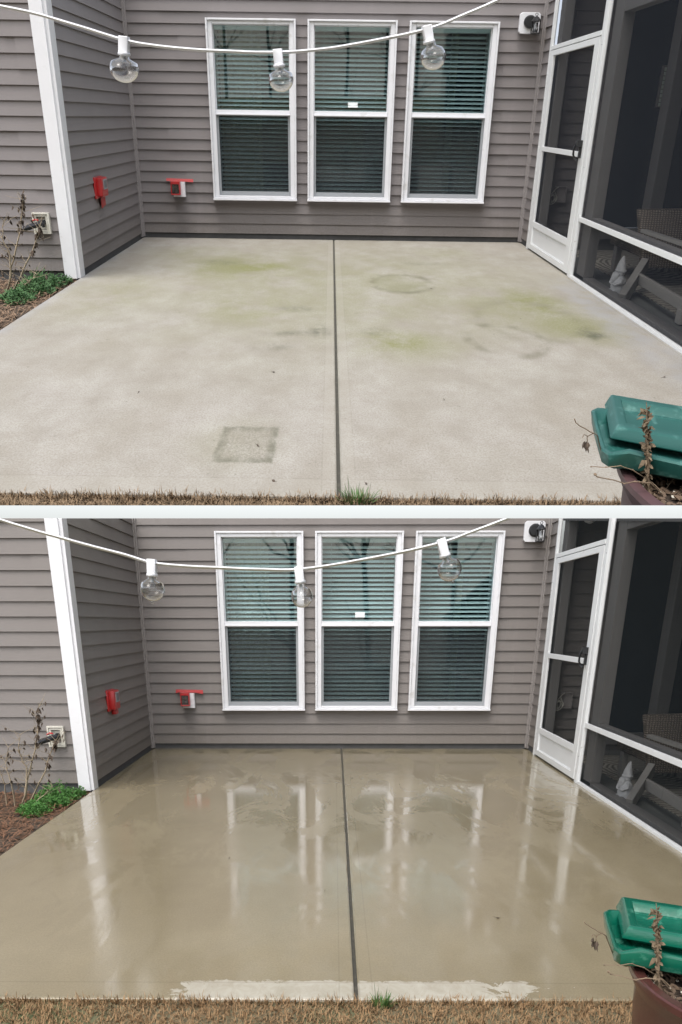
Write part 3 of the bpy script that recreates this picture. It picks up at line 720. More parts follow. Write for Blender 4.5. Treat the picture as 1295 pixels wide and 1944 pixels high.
def shrub(p):
    rng = random.Random(11 if p == 'A' else 12)
    dry = p == 'A'; dx = 0 if dry else .0
    base = Vector((-2.75, -1.82, -.04))
    t = Thing('bare_shrub', ('bare shrub with curled brown leaves beside the upper dry patio' if dry else 'wet bare shrub with limp dark leaves beside the lower wet patio'), 'shrub', base)
    st = MB(); lf = MB()
    mains = [((-2.80, -1.82, -.04), (-2.76, -1.80, .16), (-2.66, -1.79, .42), (-2.61, -1.78, .62), (-2.590, -1.78, .76)),
             ((-2.76, -1.84, -.04), (-2.67, -1.84, .10), (-2.585, -1.82, .26), (-2.51, -1.80, .44), (-2.48, -1.80, .50)),
             ((-2.80, -1.86, -.04), (-2.72, -1.88, .12), (-2.71, -1.86, .30), (-2.75, -1.86, .42), (-2.72, -1.86, .56)),
             ((-2.84, -1.88, -.04), (-2.82, -1.90, .18), (-2.86, -1.88, .34), (-2.83, -1.86, .46)),
             ((-2.70, -1.90, -.04), (-2.60, -1.92, .06), (-2.50, -1.90, .14)),
             ((-2.92, -1.86, -.04), (-2.90, -1.88, .16), (-2.93, -1.88, .36))]
    for i, m_ in enumerate(mains):
        path = wig(rng, m_, .006); n_ = len(path)
        st.tube(path, [(.0085 if i < 3 else .006) * (1 - .78 * k / (n_ - 1)) for k in range(n_)], 6)
        for k in range(3, n_):
            for _ in range(3):
                if rng.random() < .25: continue
                d0 = Vector((rng.uniform(-1, 1), rng.uniform(-.5, .5), rng.uniform(.1, 1))).normalized() * rng.uniform(.05, .15)
                st.tube(wig(rng, (path[k], path[k] + d0 * .5, path[k] + d0), .004, 2), [.0022, .0018, .0015, .0012, .0009], 5)
                if rng.random() < .5: leaf(lf, path[k] + d0 * .8, (rng.uniform(-.3, .3) * .02, 0, -rng.uniform(.02, .055)), .009, rng, .4)
        if i in (0, 1):
            for k in range(int(n_ * .55), n_):
                for _ in range(5): leaf(lf, path[k] + Vector((rng.uniform(-.008, .008), rng.uniform(-.008, .008), 0)), (rng.uniform(-.02, .02), rng.uniform(-.01, .01), -rng.uniform(.025, .065)), .011, rng, .4)
    t.part('branch', st, M['twigp'] if dry else M['twigp'], smooth=60)
    t.part('dry_leaves', lf, M['dleaf'], fill=False)
    w = MB()
    cs = [(-2.62, -1.66, .15, .08), (-2.50, -1.70, .10, .07), (-2.60, -1.90, .13, .07), (-2.47, -1.86, .07, .06), (-2.56, -2.06, .10, .06), (-2.44, -1.61, .05, .05), (-2.70, -1.62, .08, .06), (-2.66, -2.0, .08, .05)]
    for cx, cy, r, h in cs:
        for _ in range(int(620 * r / .1)):
            a = rng.uniform(0, math.tau); q = rng.random() ** .5; x = cx + r * q * math.cos(a); y = cy + r * q * math.sin(a)
            if x > XS + .03 or (y > YP - .03): continue
            z = -.03 + 1.6 * h * (1 - q * q) * rng.uniform(.1, 1.2) * (.45 + 1.1 * abs(noise.noise(Vector((x * 16, y * 16, 1))))) + .02 * rng.random()
            L = rng.uniform(.012, .034)
            leaf(w, (x, y, z), (rng.uniform(-1, 1) * L, rng.uniform(-1, 1) * L, rng.uniform(-.2, 1) * L), rng.uniform(.003, .006), rng, .2)
    single('weed_clump', w, M['weed'] if dry else M['weedw'], 'feathery green weeds under the white post beside the %s slab' % ('dry upper' if dry else 'wet lower'), 'weeds', (-2.55, -1.8, -.04), fill=False)

def wall_items(p):
    dry = p == 'A'; rng = random.Random(3)
    where = 'upper dry patio' if dry else 'lower wet patio'
    # cover plate with tap and foam sleeve
    t = Thing('tap_cover_plate', 'cream square wall plate with a tap in black foam, left of the %s' % where, 'wall plate', (-2.6, YP, .48))
    y = YP - .016
    f = MB().frame((-2.676, y - .012, .388), (1, 0, 0), (0, 0, 1), .140, .180, (.014, .014, .014, .014), .024, (0, 1, 0))
    f.frame((-2.660, y - .008, .404), (1, 0, 0), (0, 0, 1), .108, .148, (.016, .016, .018, .018), .02, (0, 1, 0))
    f.box(-2.645, -2.567, y + .006, y + .010, .421, .535)
    t.part('plate', f, M['cream'], bevel=.0015)
    t.part('tap', MB().tube([(-2.592, y + .005, .485), (-2.592, y - .05, .485), (-2.60, y - .065, .478)], .020, 12).tube([(-2.585, y - .02, .45), (-2.585, y - .03, .51)], .012, 10), M['rubber'], smooth=50)
    t.part('foam_sleeve', MB().tube([(-2.58, y - .04, .488), (-2.62, y - .055, .476), (-2.675, y - .07, .458), (-2.715, y - .08, .444)], [.020, .024, .024, .021], 14), M['rubber'], smooth=50)
    t.part('red_handle', MB().tube([(-2.655, y - .05, .505), (-2.63, y - .055, .518), (-2.605, y - .05, .512)], .0075, 10), M['red'], smooth=50)
    # red box on the side wall
    x = XL + .006
    t = Thing('red_meter_box', ('red box with a grey window and hanging red tape on the upper side wall' if dry else 'red box with a grey window and no hanging tape on the lower side wall'), 'utility box', (x, -1.02, .7))
    b = MB().obox((x + .040, -1.015, .715), (.034, 0, 0), (0, .062, 0), (0, 0, .088)); b.obox((x + .012, -1.02, .71), (.012, 0, 0), (0, .080, 0), (0, 0, .100))
    t.part('box', b, M['red'], bevel=.012, smooth=40)
    fw = MB().obox((x + .0755, -1.012, .740), (.0025, 0, 0), (0, .038, 0), (0, 0, .046))
    wn = t.part('window', fw, M['gap'], bevel=.002)
    t.part('display', MB().obox((x + .0792, -1.012, .742), (.0012, 0, 0), (0, .026, 0), (0, 0, .032)), M['smoke'], wn)
    if dry:
        tp = MB(); 
        for ya, yb, za, zb in ((-1.035, -.945, .525, .650),):
            tp.add([(x + .030, ya, zb), (x + .030, yb, zb), (x + .026, yb + .004, za + .012), (x + .026, ya + .008, za - .01), (x + .034, ya, zb), (x + .034, yb, zb), (x + .030, yb + .004, za + .012), (x + .030, ya + .008, za - .01)],
                   [(0, 1, 2, 3), (7, 6, 5, 4), (0, 4, 5, 1), (1, 5, 6, 2), (2, 6, 7, 3), (3, 7, 4, 0)])
        t.part('hanging_tape', tp, M['tape'])
    else:
        t.part('conduit_nub', MB().obox((x + .03, -.99, .605), (.02, 0, 0), (0, .032, 0), (0, 0, .030)), M['red'], bevel=.006, smooth=40)
    # outlet on the back wall
    t = Thing('outdoor_outlet', 'white wall outlet under a red-rimmed clear cover on the %s back wall' % ('upper dry' if dry else 'lower wet'), 'wall outlet', (-1.89, 0, .56))
    t.part('plate', MB().box(-1.955, -1.822, -.040, -.012, .477, .643), M['white'], bevel=.003)
    g = MB().frame((-1.968, -.085, .505), (1, 0, 0), (0, 0, 1), .100, .148, (.010, .010, .012, .030), .045, (0, 1, 0))
    t.part('cover_rim', g, M['red'], bevel=.003)
    t.part('clear_cover', MB().box(-1.957, -1.879, -.082, -.079, .518, .622), M['clear'])
    t.part('backing', MB().box(-1.952, -1.884, -.046, -.0402, .515, .620), M['smoke'])
    s = MB()
    for zc in (.545, .592): s.lathe((-1.916, -.046, zc), (0, -1, 0), [(.014, 0), (.014, .006), (.010, .008)], 16)
    t.part('socket', s, M['gap'], smooth=40)
    tp = MB(); z0, z1 = .648, .678; pts = [(-2.030, .652, .680), (-1.99, .650, .682), (-1.90, .648, .679), (-1.80, .645, .677), (-1.732, .641, .676)] if dry else [(-2.030, .642, .684), (-2.0, .652, .686), (-1.90, .650, .681), (-1.80, .648, .680), (-1.726, .632, .678)]
    vs = []
    for (xx, a, b_) in pts: vs += [(xx, -.024, a), (xx, -.020, b_), (xx, -.018, b_), (xx, -.018, a)]
    fs = [(4 * i + j, 4 * i + (j + 1) % 4, 4 * i + 4 + (j + 1) % 4, 4 * i + 4 + j) for i in range(len(pts) - 1) for j in range(4)] + [(0, 1, 2, 3), (16, 19, 18, 17)]
    single('tape_strip', MB().add(vs, fs), M['tape'], 'strip of red tape above the outlet on the %s back wall' % ('upper dry' if dry else 'lower wet'), 'tape', (-1.88, -.02, .66))
    # lantern
    t = Thing('wall_lantern', 'black caged wall lantern with a white bulb on a white block, %s' % where, 'wall lamp', (1.81, 0, 2.31))
    x0, x1, z0, z1 = 1.702, 1.914, 2.212, 2.415; c_ = .02
    oc = [(x0 + c_, z0), (x1 - c_, z0), (x1, z0 + c_), (x1, z1 - c_), (x1 - c_, z1), (x0 + c_, z1), (x0, z1 - c_), (x0, z0 + c_)]
    b = MB().add([(a, -.034, b_) for a, b_ in oc] + [(a, -.005, b_) for a, b_ in oc], [tuple(range(8)), tuple(range(15, 7, -1))] + [(i, i + 8, (i + 1) % 8 + 8, (i + 1) % 8) for i in range(8)])
    t.part('mounting_block', b, M['white'], bevel=.004)
    k = MB().lathe((1.808, -.034, 2.325), (0, -1, 0), [(.064, 0), (.064, .008), (.05, .014)], 24)
    k.tube([(1.825, -.045, 2.33), (1.835, -.075, 2.345), (1.845, -.09, 2.335)], .007, 8)
    k.lathe((1.85, -.090, 2.352), (0, 0, -1), [(.008, -.018), (.020, -.010), (.046, .022), (.048, .030)], 20)
    k.lathe((1.85, -.090, 2.205), (0, 0, 1), [(.044, 0), (.044, .006)], 20)
    for a in (45, 135, 225, 315):
        cx, cy = 1.85 + .043 * math.cos(R(a)), -.090 + .043 * math.sin(R(a)); k.tube([(cx, cy, 2.205), (cx, cy, 2.325)], .0058, 6)
    k.tube([(1.85 + .013 * math.cos(a * math.tau / 14), -.090, 2.386 + .013 * math.sin(a * math.tau / 14)) for a in range(15)], .0028, 6, cap=False)
    t.part('cage', k, M['black'], smooth=40)
    t.part('light_bulb', MB().lathe((1.85, -.090, 2.220), (0, 0, 1), [(.004, 0), (.022, .008), (.028, .026), (.022, .050), (.013, .072), (.012, .09)], 18), M['frost'], smooth=60)

def string_lights(p):
    dry = p == 'A'
    if dry:
        cab = [(-1.6, 1.80), (-1.05, 1.62), (-.947, 1.597), (-.866, 1.582), (-.79, 1.562), (-.67, 1.529), (-.608, 1.519), (-.53, 1.512), (-.444, 1.509), (-.33, 1.508), (-.221, 1.517), (-.127, 1.533), (0, 1.560), (.079, 1.590), (.156, 1.623), (.25, 1.67), (.6, 1.86), (.9, 2.05)]
        bl = [((-.670, 1.536), (-.673, 1.500), (-.676, 1.472), .031), ((-.330, 1.514), (-.326, 1.480), (-.324, 1.454), .028), ((-.001, 1.567), (.010, 1.535), (.014, 1.505), .028)]
        wh = ['left bulb with its socket on the cable over the upper dry patio', 'middle bulb hanging in front of the leftmost window, upper dry patio', 'right bulb hanging in front of the rightmost window, upper dry patio']
    else:
        cab = [(-1.6, 1.80), (-1.15, 1.665), (-1.052, 1.645), (-1.017, 1.635), (-.939, 1.613), (-.83, 1.584), (-.76, 1.567), (-.697, 1.549), (-.62, 1.541), (-.556, 1.538), (-.45, 1.534), (-.347, 1.533), (-.253, 1.545), (-.103, 1.571), (0, 1.594), (.07, 1.618), (.14, 1.643), (.188, 1.662)]
        bl = [((-.696, 1.556), (-.698, 1.521), (-.700, 1.492), .0285), ((-.345, 1.539), (-.341, 1.505), (-.338, 1.475), .0265), ((-.009, 1.600), (.006, 1.564), (.013, 1.536), .0285)]
        wh = ['left clear bulb with a water drop at its tip, lower wet patio', 'middle clear bulb beside the leftmost window frame, lower wet patio', 'right clear bulb hanging in front of the rightmost window, lower wet patio']
    Y = -4.5; rng = random.Random(8)
    pts = []
    P = [Vector((a, Y, b)) for a, b in cab]
    for i in range(1, len(P) - 2):
        for k in range(5):
            f = k / 5; a, b, c, d_ = P[i - 1], P[i], P[i + 1], P[i + 2]
            pts.append(.5 * ((2 * b) + (c - a) * f + (2 * a - 5 * b + 4 * c - d_) * f * f + (3 * b - a - 3 * c + d_) * f ** 3))
    pts = [P[0]] + pts + [P[-2], P[-1]]
    pts = [v + Vector((0, .0, .0009 * noise.noise(Vector((v.x * 14, 0, 7 if dry else 2))))) for v in pts]
    cb = MB().tube(pts, .0029, 10); cb.tube([v + Vector((0, .004, -.0022 + .0005 * noise.noise(v * 9))) for v in pts], .0021, 8)
    single('light_cable', cb, M['white'], 'white string light cable sagging across the %s' % ('dry upper patio' if dry else 'wet lower patio'), 'cable', (-.4, Y, 1.55), smooth=60)
    for i, (a, b, c, r) in enumerate(bl):
        a, b, c = (Vector((q[0], Y, q[1])) for q in (a, b, c)); ax = (c - a).normalized()
        t = Thing('string_light', wh[i], 'string light', a, 'string lights over the %s' % tag_name(p))
        s = MB(); L = (b - a).length; u = Vector((1, 0, 0)); u = (u - ax * u.dot(ax)).normalized(); w = ax.cross(u)
        s.obox(a + ax * L * .5, u * .0105, w * .0085, ax * L * .5)
        s.lathe(a + ax * (L * .9), ax, [(.0125, 0), (.0135, .004), (.0135, .007), (.0115, .008)], 20)
        t.part('socket', s, M['white'], bevel=.002, smooth=40)
        lc = (c - b).length; prof = [(.0085, 0)]
        n_ = 22; 
        for k in range(n_ + 1):
            th = math.pi * (.16 + .84 * k / n_); rr = r * math.sin(th); hh = lc - r * math.cos(th)
            prof.append((max(rr, .0002), hh))
        prof = [(.0095, .0), (.0105, .006)] + [q for q in prof[1:] if q[1] > .012]
        g = t.part('glass_globe', MB().lathe(b + ax * .004, ax, prof, 32, cap=False), M['bulb'], smooth=80, fill=False)
        fl = MB().tube([b + ax * .006, b + ax * .018], .0042, 10); fl.tube([b + ax * .018 + u * .002, b + ax * .034 + u * .009, b + ax * .036 - u * .009, b + ax * .018 - u * .002], .0006, 5)
        t.part('filament', fl, M['gap'])
        if not dry and i != 1: t.part('water_drop', MB().lathe(b + ax * (.004 + lc + r * .985), ax, [(.004, -.001), (.0048, .002), (.003, .0055), (.0004, .0065)], 12), M['bulb'], smooth=80)

def pot_group(p):
    dry = p == 'A'; rng = random.Random(21); D = Vector((0, 0, 0)) if dry else Vector((.011, .0, .0))
    w = 'upper' if dry else 'lower'
    cx, cy, zr, r = .745 + D.x, -4.645, .50, .200
    t = Thing('plant_pot', 'brown plastic pot of dark soil at the right front corner of the %s patio' % w, 'plant pot', (cx, cy, -.05))
    o = (cx, cy, 0)
    pr = [(.135, -.05), (.150, .15), (.172, .36), (.176, .43), (.185, .445), (.190, .46), (r, .478), (r, zr - .004), (r - .004, zr), (r - .026, zr), (r - .031, zr - .006), (r - .031, .40)]
    t.part('pot_body', MB().lathe(o, (0, 0, 1), pr, 72, cap=False), M['pot_' + p], smooth=35, fill=False)
    # soil surface
    s = MB(); n_ = 28; m_ = 48; vs = [(cx, cy, .475)]
    for i in range(1, n_ + 1):
        for j in range(m_):
            a = j * math.tau / m_; q = (r - .031) * i / n_; x, y = cx + q * math.cos(a), cy + q * math.sin(a)
            vs.append((x, y, .468 + .010 * noise.noise(Vector((x * 40, y * 40, 0))) + .006 * noise.noise(Vector((x * 120, y * 120, 5)))))
    s.add(vs, [(0, 1 + j, 1 + (j + 1) % m_) for j in range(m_)] + [(1 + (i - 1) * m_ + j, 1 + i * m_ + j, 1 + i * m_ + (j + 1) % m_, 1 + (i - 1) * m_ + (j + 1) % m_) for i in range(1, n_) for j in range(m_)])
    so_ = t.part('soil', s, M['soil'], fill=False, smooth=50)
    ch = MB(); pe = MB()
    for k in range(900):
        a = rng.uniform(0, math.tau); q = (r - .037) * rng.random() ** .5; x, y = cx + q * math.cos(a), cy + q * math.sin(a); z = .474 + rng.random() * .008
        if k % 14 == 0: rr = rng.uniform(.002, .0045); pe.lathe((x, y, z - rr * .3), (rng.uniform(-1, 1), rng.uniform(-1, 1), 1), [(rr * .4, -rr * .8), (rr, -.2 * rr), (rr * .9, rr * .4), (rr * .3, rr * .8)], 7)
        else: leaf(ch, (x, y, z), (rng.uniform(-1, 1) * .022, rng.uniform(-1, 1) * .022, rng.uniform(-.3, .9) * .014), rng.uniform(.0015, .006), rng, .3)
    t.part('bark_chips', ch, M['chip'], so_, fill=False, kind='stuff'); t.part('perlite', pe, M['perl'], so_, smooth=60, kind='stuff')
    # the green tray: a flared tray with a raised trough in its middle, turned a little
    gm = M['green_' + p]
    def V(x, y, z): return Vector((x, y, z)) + D
    t = Thing('green_tray', ('faded green plastic tray with a raised trough beside the upper pot' if dry else 'glossy wet green plastic tray with a raised trough by the lower pot'), 'tray', V(.7, -4.5, .51))
    ex = Vector((.956, -.292, 0)); ey = Vector((.292, .956, 0))
    FL = Vector((.497, -4.592, 0)); 
    def L(a, b, z): q = FL + ex * a + ey * b; return V(q.x, q.y, z)
    # outline of the rim and of the foot (front left, peak, front right, back right, back left)
    LEN = .62
    def ring(inset, z, pk=0, push=0):
        pts = [(0 + inset, .0 + inset, z - .006), (.012 + inset, -.020 + inset - push, z - .003), (.058, -.017 + inset - push, z + pk), (.11, -.020 + inset - push, z + pk * .8), (LEN / 2, -.022 + inset - push, z), (LEN - .02, -.02 + inset - push, z), (LEN - inset, .01 + inset, z), (LEN - inset, .19 - inset, z), (LEN - .03, .215 - inset, z), (LEN / 2, .215 - inset, z), (.07, .212 - inset, z), (.022 + inset, .205 - inset, z), (.004 + inset, .185 - inset, z), (.0 + inset * .9, .10, z)]
        return [L(*q) for q in pts]
    def loft(rings):
        m = MB(); n = len(rings[0]); vs = [v for rg in rings for v in rg]
        fs = [(i * n + j, i * n + (j + 1) % n, (i + 1) * n + (j + 1) % n, (i + 1) * n + j) for i in range(len(rings) - 1) for j in range(n)]
        fs += [tuple(range(n - 1, -1, -1)), tuple((len(rings) - 1) * n + j for j in range(n))]
        return m.add(vs, fs)
    tr = loft([ring(.024, .505), ring(.006, .520), ring(.0, .556, .012), ring(.002, .562, .014), ring(.008, .563, .014), ring(.013, .556, .008), ring(.022, .526)])
    t.part('tray', tr, gm, smooth=50, bevel=.002)
    # trough
    B0 = Vector((.562, -4.538, 0)); bx = Vector((.943, -.333, 0)); by = Vector((.388, .922, 0))
    def Bx(a, b, z): q = B0 + bx * a + by * b; return V(q.x, q.y, z)
    def rect(i, z, j=0): return [Bx(-j + i, -j + i, z), Bx(.50 + j - i, -j + i, z), Bx(.50 + j - i, .176 + j - i, z), Bx(-j + i, .176 + j - i, z)]
    def skirt(l, f, z): return [Bx(l, f, z), Bx(.50 - l, f, z), Bx(.50 - l, .176 - f * .3, z), Bx(l, .176 - f * .3, z)]
    tb = loft([skirt(.030, .030, .520), skirt(.028, .028, .548), skirt(-.012, -.004, .549), skirt(-.013, -.004, .5525), rect(0, .585, .002), rect(.002, .590), rect(.022, .5905), rect(.0245, .587), rect(.031, .560)])
    t.part('trough', tb, gm, smooth=30, bevel=.0035)
    # stalk with crisp leaves
    bx0 = V(.594, -4.655, .47)
    t = Thing('withered_plant', ('withered upright plant with crisp leaves standing in the upper pot' if dry else 'withered upright plant with wet drooping leaves in the lower pot'), 'dead plant', bx0)
    st = MB(); lf = MB()
    tp = V(.560, -4.63, .716)
    if not dry: tp += Vector((.0, -.0, .0))
    path = wig(rng, (bx0, bx0.lerp(tp, .35) + Vector((.002, 0, 0)), bx0.lerp(tp, .7), tp), .0012, 4); n_ = len(path)
    st.tube(path, [.0048 * (1 - .8 * k / (n_ - 1)) for k in range(n_)], 6)
    for k in range(n_ - 2):
        dens = (13 if k < 5 else 15 if k < 9 else 10)
        for _ in range(dens):
            pz = path[k].lerp(path[k + 1], rng.random())
            L_ = rng.uniform(.014, .034); up_ = rng.uniform(-.9, .55)
            leaf(lf, pz + Vector((rng.uniform(-.003, .003), rng.uniform(-.004, .004), 0)), Vector((rng.uniform(-1, 1) * .55, rng.uniform(-.5, .5), up_)) * L_, rng.uniform(.003, .0065), rng, .45)
    t.part('stem', st, M['twig'], smooth=60); t.part('dry_leaves', lf, M['dleafp'], fill=False)
    # trailing twigs
    sp = MB(); lf = MB()
    if dry: A1 = [(.399, -4.62, .662), (.403, -4.62, .650), (.418, -4.62, .640), (.453, -4.62, .621), (.475, -4.60, .600), (.53, -4.56, .49)]; hang = (.440, -4.62, .618)
    else: A1 = [(.400, -4.62, .655), (.404, -4.62, .648), (.425, -4.62, .636), (.448, -4.62, .622), (.475, -4.60, .600), (.54, -4.56, .49)]; hang = (.434, -4.62, .620)
    q0 = Vector((0, 0, 0))
    sp.tube(wig(rng, A1, .0010, 3), [.0014] * (3 * (len(A1) - 1) + 1), 5)
    sp.tube(wig(rng, [(.453, -4.62, .621), (.437, -4.62, .612), (.440, -4.62, .596)], .0007, 3), .0011, 5)
    sp.tube(wig(rng, [(.44, -4.62, .612), (.428, -4.62, .618), (.427, -4.62, .608)], .0006, 2), .0009, 5)
    for k in range(7): leaf(lf, (.439 + rng.uniform(-.004, .004), -4.62 + rng.uniform(-.003, .003), .597), (rng.uniform(-.006, .006), 0, -rng.uniform(.02, .034)), .0035, rng, .4)
    if not dry:
        for k in range(4): leaf(lf, (.430 + rng.uniform(-.002, .002), -4.62, .607), (rng.uniform(-.003, .003), 0, -rng.uniform(.012, .022)), .003, rng, .4)
    A2 = [(.461, -4.62, .524), (.498, -4.62, .523), (.534, -4.62, .528), (.560, -4.63, .524), (.60, -4.65, .505), (.625, -4.665, .480)]
    A2 = [Vector(v) + D for v in A2]
    sp.tube(wig(rng, A2, .0009, 3), [.0011] * 16, 5)
    A3 = [Vector(v) + D for v in [(.437, -4.68, .548), (.445, -4.68, .541), (.471, -4.68, .536), (.511, -4.68, .523), (.536, -4.68, .530), (.575, -4.68, .526), (.62, -4.67, .48)]]
    sp.tube(wig(rng, A3, .0010, 3), [.0014] * 19, 5)
    sp.lathe(A3[0], (1, 0, .3), [(.001, -.003), (.0035, -.001), (.0035, .002), (.001, .004)], 8)
    for v in A2[:4] + A3[:5]: sp.lathe(v, (1, .2, .1), [(.0008, -.003), (.002, 0), (.0008, .003)], 6)
    for _ in range(3):
        a = V(.66 + rng.uniform(-.02, .03), -4.64, .475); sp.tube(wig(rng, (a, a + Vector((rng.uniform(.01, .05), 0, rng.uniform(.03, .06)))), .001, 3), .0008, 5)
    t = Thing('trailing_twigs', 'thin dead twigs trailing left over the rim of the %s pot' % w, 'twigs', V(.62, -4.66, .47))
    t.part('twig', sp, M['twig'], smooth=60); t.part('dry_leaves', lf, M['dleaf'], fill=False)

def porch_items(p):
    dry = p == 'A'; w = 'upper' if dry else 'lower'
    single('rug', MB().box(2.335, 4.4, -2.55, -.36, .0038, .013), M['rug'], 'rippled tan and dark rug on the floor of the %s screened porch' % w, 'rug', (3, -1.4, .004))
    # gnome
    gx, gy = 2.125, -1.80
    t = Thing('garden_gnome', 'grey stone garden gnome in a pointed hat inside the %s porch screen' % w, 'statue', (gx, gy, .0036))
    o = (gx, gy, .0036)
    t.part('base', MB().lathe(o, (0, 0, 1), [(.058, 0), (.060, .008), (.056, .022), (.050, .026)], 20), M['gnome'], smooth=50)
    b = MB().lathe((gx, gy, .029), (0, 0, 1), [(.048, 0), (.052, .02), (.055, .045), (.050, .075), (.052, .085), (.046, .11), (.036, .135), (.028, .145), (.032, .155), (.034, .172), (.028, .190), (.012, .2)], 20)
    for sy in (-1, 1):
        b.tube([(gx - .01, gy + sy * .042, .155), (gx - .02, gy + sy * .058, .125), (gx - .045, gy + sy * .035, .10), (gx - .055, gy + sy * .012, .102)], [.014, .016, .013, .010], 10)
        b.tube([(gx - .02, gy + sy * .022, .034), (gx - .055, gy + sy * .026, .034)], [.018, .014], 10)
    b.lathe((gx - .036, gy, .196), (-1, 0, 0), [(.004, 0), (.008, .004), (.006, .010), (.001, .012)], 10)
    for sy in (-1, 1): b.lathe((gx - .030, gy + sy * .012, .204), (-1, 0, 0), [(.004, 0), (.003, .004), (.0005, .005)], 8)
    t.part('body', b, M['gnome'], smooth=60)
    be = MB().lathe((gx - .022, gy, .198), (-.35, 0, -1), [(.020, 0), (.029, .02), (.026, .05), (.014, .08), (.002, .10)], 14)
    t.part('beard', be, M['gnome'], smooth=60)
    hat = MB(); pth = [(gx, gy, .212), (gx, gy, .245), (gx, gy - .002, .28), (gx + .004, gy - .002, .31), (gx + .010, gy + .004, .330)]
    hat.tube(pth, [.037, .032, .023, .014, .006], 16); hat.lathe((gx, gy, .206), (0, 0, 1), [(.036, 0), (.041, .004), (.040, .010), (.036, .014)], 18)
    t.part('hat', hat, M['gnome'], smooth=60)
    # wicker chair on angled legs
    t = Thing('wicker_chair', 'brown wicker chair on grey angled wooden legs in the %s porch' % w, 'chair', (2.6, -1.9, .0136))
    bk = MB(); e = Vector((.98, .16, 0)); 
    vs = []
    for dy in (0, .06):
        for (x, z) in ((2.425, .17), (3.05, .17), (3.0, .68), (2.335, .665)): vs.append((x, -1.60 + dy + (z - .17) * .08, z))
    bk.add(vs, [(0, 1, 2, 3), (7, 6, 5, 4), (0, 4, 5, 1), (1, 5, 6, 2), (2, 6, 7, 3), (3, 7, 4, 0)])
    t.part('backrest', bk, M['wicker'], bevel=.02, smooth=50)
    t.part('seat', MB().box(2.42, 3.02, -1.535, -1.05, .25, .33), M['wicker'], bevel=.015, smooth=50)
    t.part('leg', MB().beam((2.065, -1.985, .03), (2.40, -1.66, .235), .05, .105), M['cwood'], bevel=.004)
    t.part('leg', MB().beam((2.98, -1.2, .0137), (2.98, -1.2, .26), .05, .05, (0, 1, 0)), M['cwood'], bevel=.004)
    t.part('leg', MB().beam((2.45, -1.15, .0137), (2.45, -1.15, .26), .05, .05, (0, 1, 0)), M['cwood'], bevel=.004)
    t.part('rail', MB().beam((2.275, -1.78, .15), (2.23, -2.42, .15), .03, .085), M['cwood'], bevel=.004)
    t.part('arm', MB().beam((2.36, -1.62, .50), (2.34, -2.25, .52), .05, .03), M['cwood'], bevel=.004)
    t.part('arm', MB().beam((2.98, -1.62, .50), (2.98, -2.25, .52), .05, .03), M['cwood'], bevel=.004)
    t.part('leg', MB().beam((2.23, -2.42, .0137), (2.23, -2.42, .12), .05, .05, (0, 1, 0)), M['cwood'], bevel=.004)
    # coiled cord by a wall box
    t = Thing('coiled_cord', 'white cord coiled beside a small wall box behind the %s screen door' % w, 'cord', (2.15, -.32, .6))
    cd = MB(); rng = random.Random(2)
    for k in range(5):
        a0 = rng.uniform(0, 6); rx, rz = rng.uniform(.022, .04), rng.uniform(.04, .07); cx, cz = 2.135 + rng.uniform(-.012, .012), .565 + rng.uniform(-.02, .01); tl = rng.uniform(-.7, .7)
        cd.tube([(cx + rx * math.cos(q) * math.cos(tl) - rz * math.sin(q) * math.sin(tl), -.335 - .004 * k, cz + rx * math.cos(q) * math.sin(tl) + rz * math.sin(q) * math.cos(tl)) for q in [a0 + j * math.tau / 18 for j in range(19)]], .0038, 6)
    cd.tube([(2.13, -.335, .62), (2.16, -.34, .665), (2.19, -.335, .685)], .0045, 6); cd.tube([(2.13, -.34, .60), (2.105, -.34, .57), (2.075, -.335, .565)], .0045, 6)
    cd.tube([(2.115, -.335, .66), (2.117, -.335, 1.2), (2.12, -.335, 2.4)], .003, 6)
    t.part('cord', cd, M['cream'], smooth=60)
    t.part('wall_box', MB().frame((2.165, -.33, .52), (1, 0, 0), (0, 0, 1), .12, .17, (.009, .009, .009, .009), .014, (0, 1, 0)).box(2.175, 2.275, -.322, -.318, .53, .68), M['trim_' + p])

def litter(p):
    rng = random.Random(4)
    if p == 'A':
        L = [(-1.172, -3.414), (-.518, -3.168), (1.15, -2.344), (.376, -3.43), (-.06, -4.051), (-.408, -4.052), (-.513, -3.823), (.645, -1.698), (1.643, -3.173)]
        LAB = ['dark curled leaf alone on the left half of the dry slab', 'small leaf on the dry slab between the square stain and the leftmost window', 'leaf on the dry slab in front of the garden gnome', 'leaf on the dry slab right of the joint, left of the green tray',
               'leaf at the front edge of the dry slab just right of the joint', 'leaf at the front edge of the dry slab below the square stain', 'leaf lying inside the square stain on the dry slab', 'leaf by the round stain under the rightmost window on the dry slab', 'leaf on the dry slab behind the green tray']
    else: L = [(-.30, -3.3), (.55, -3.55), (-.9, -2.9)]; LAB = ['tiny leaf on the wet slab just left of the joint', 'reddish leaf on the wet slab left of the pot', 'tiny leaf on the left half of the wet slab']
    for (x, y), lab in zip(L, LAB):
        m = MB(); a = rng.uniform(0, 6); L_ = rng.uniform(.014, .028)
        leaf(m, (x, y, .003), (L_ * math.cos(a), L_ * math.sin(a), .003), rng.uniform(.002, .005), rng, .25)
        m.tube([(x, y, .003), (x - .4 * L_ * math.cos(a), y - .4 * L_ * math.sin(a), .002)], .0006, 5)
        single('dead_leaf', m, M['dleaf'], lab, 'leaf', (x, y, .001), group='dead leaves on the %s slab' % ('dry' if p == 'A' else 'wet'), fill=False)

for p in ('A', 'B'):
    cur['p'] = p
    ground(p); build_house(p); build_porch(p); shrub(p); wall_items(p); string_lights(p); pot_group(p); porch_items(p); litter(p)

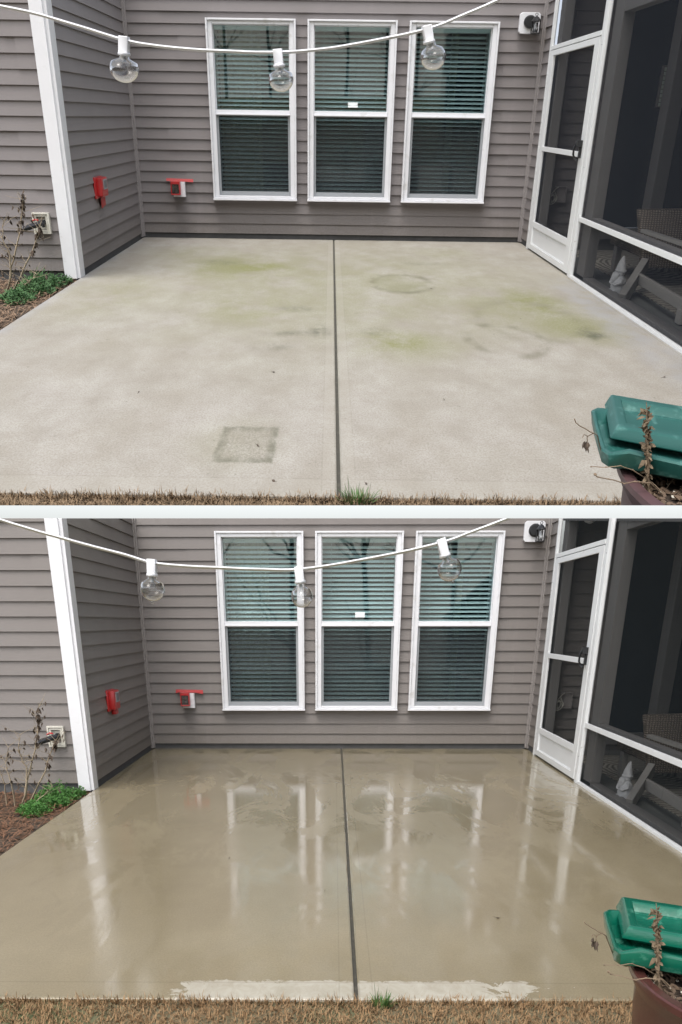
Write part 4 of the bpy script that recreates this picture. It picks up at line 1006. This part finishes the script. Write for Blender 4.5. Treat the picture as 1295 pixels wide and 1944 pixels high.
# a white lamp bottom under the lower porch's roof
cur['p'] = 'B'
t = Thing('ceiling_lamp', 'white lamp shade just under the roof of the lower porch', 'ceiling lamp', (2.32, -.12, 2.5))
t.part('lamp_shade', MB().lathe((2.13, -.55, 2.30), (0, 0, 1), [(.012, 0), (.045, .018), (.06, .05), (.06, .10)], 20), M['white'], smooth=40)

# bare trees behind the viewpoint: what the window glass mirrors
rng = random.Random(33)
def tree(x, y, z0, h, lab):
    root = bpy.data.objects.new('bare_tree', None); COL.objects.link(root); root.location = (x, y, z0)
    root['label'] = lab; root['category'] = 'tree'; root['group'] = 'bare trees on the slope behind'
    tr = MB(); br = MB()
    path = wig(rng, [(0, 0, 0), (rng.uniform(-.3, .3), 0, h * .4), (rng.uniform(-.5, .5), 0, h * .75), (rng.uniform(-.6, .6), 0, h)], .08, 3); n_ = len(path)
    tr.tube(path, [.12 * (1 - .8 * k / (n_ - 1)) for k in range(n_)], 8)
    for k in range(2, n_):
        for _ in range(4):
            d0 = Vector((rng.uniform(-1, 1), rng.uniform(-1, 1), rng.uniform(.2, 1))).normalized() * rng.uniform(1, 3)
            q = wig(rng, (path[k], path[k] + d0 * .5, path[k] + d0), .1, 2); br.tube(q, [.035, .028, .022, .016, .008], 5)
            for _ in range(4):
                e = Vector((rng.uniform(-1, 1), rng.uniform(-1, 1), rng.uniform(.1, 1))).normalized() * rng.uniform(.4, 1.2); s0 = q[rng.randint(1, 4)]
                br.tube(wig(rng, (s0, s0 + e), .05, 3), .007, 4)
    for nm, mb in (('trunk', tr), ('crown', br)):
        me = bpy.data.meshes.new(nm); me.from_pydata([tuple(v) for v in mb.v], [], mb.f); me.materials.append(M['bark'])
        o = bpy.data.objects.new(nm, me); COL.objects.link(o); o.parent = root
for i, (x, y) in enumerate(((-7, -26), (-4, -24), (-1.6, -27), (.6, -25), (3.2, -24), (5.5, -27), (8, -25), (-10, -25))):
    tree(x, y, -10, 22 + rng.uniform(-3, 4), 'tall bare tree behind the viewpoint, mirrored in the window glass')
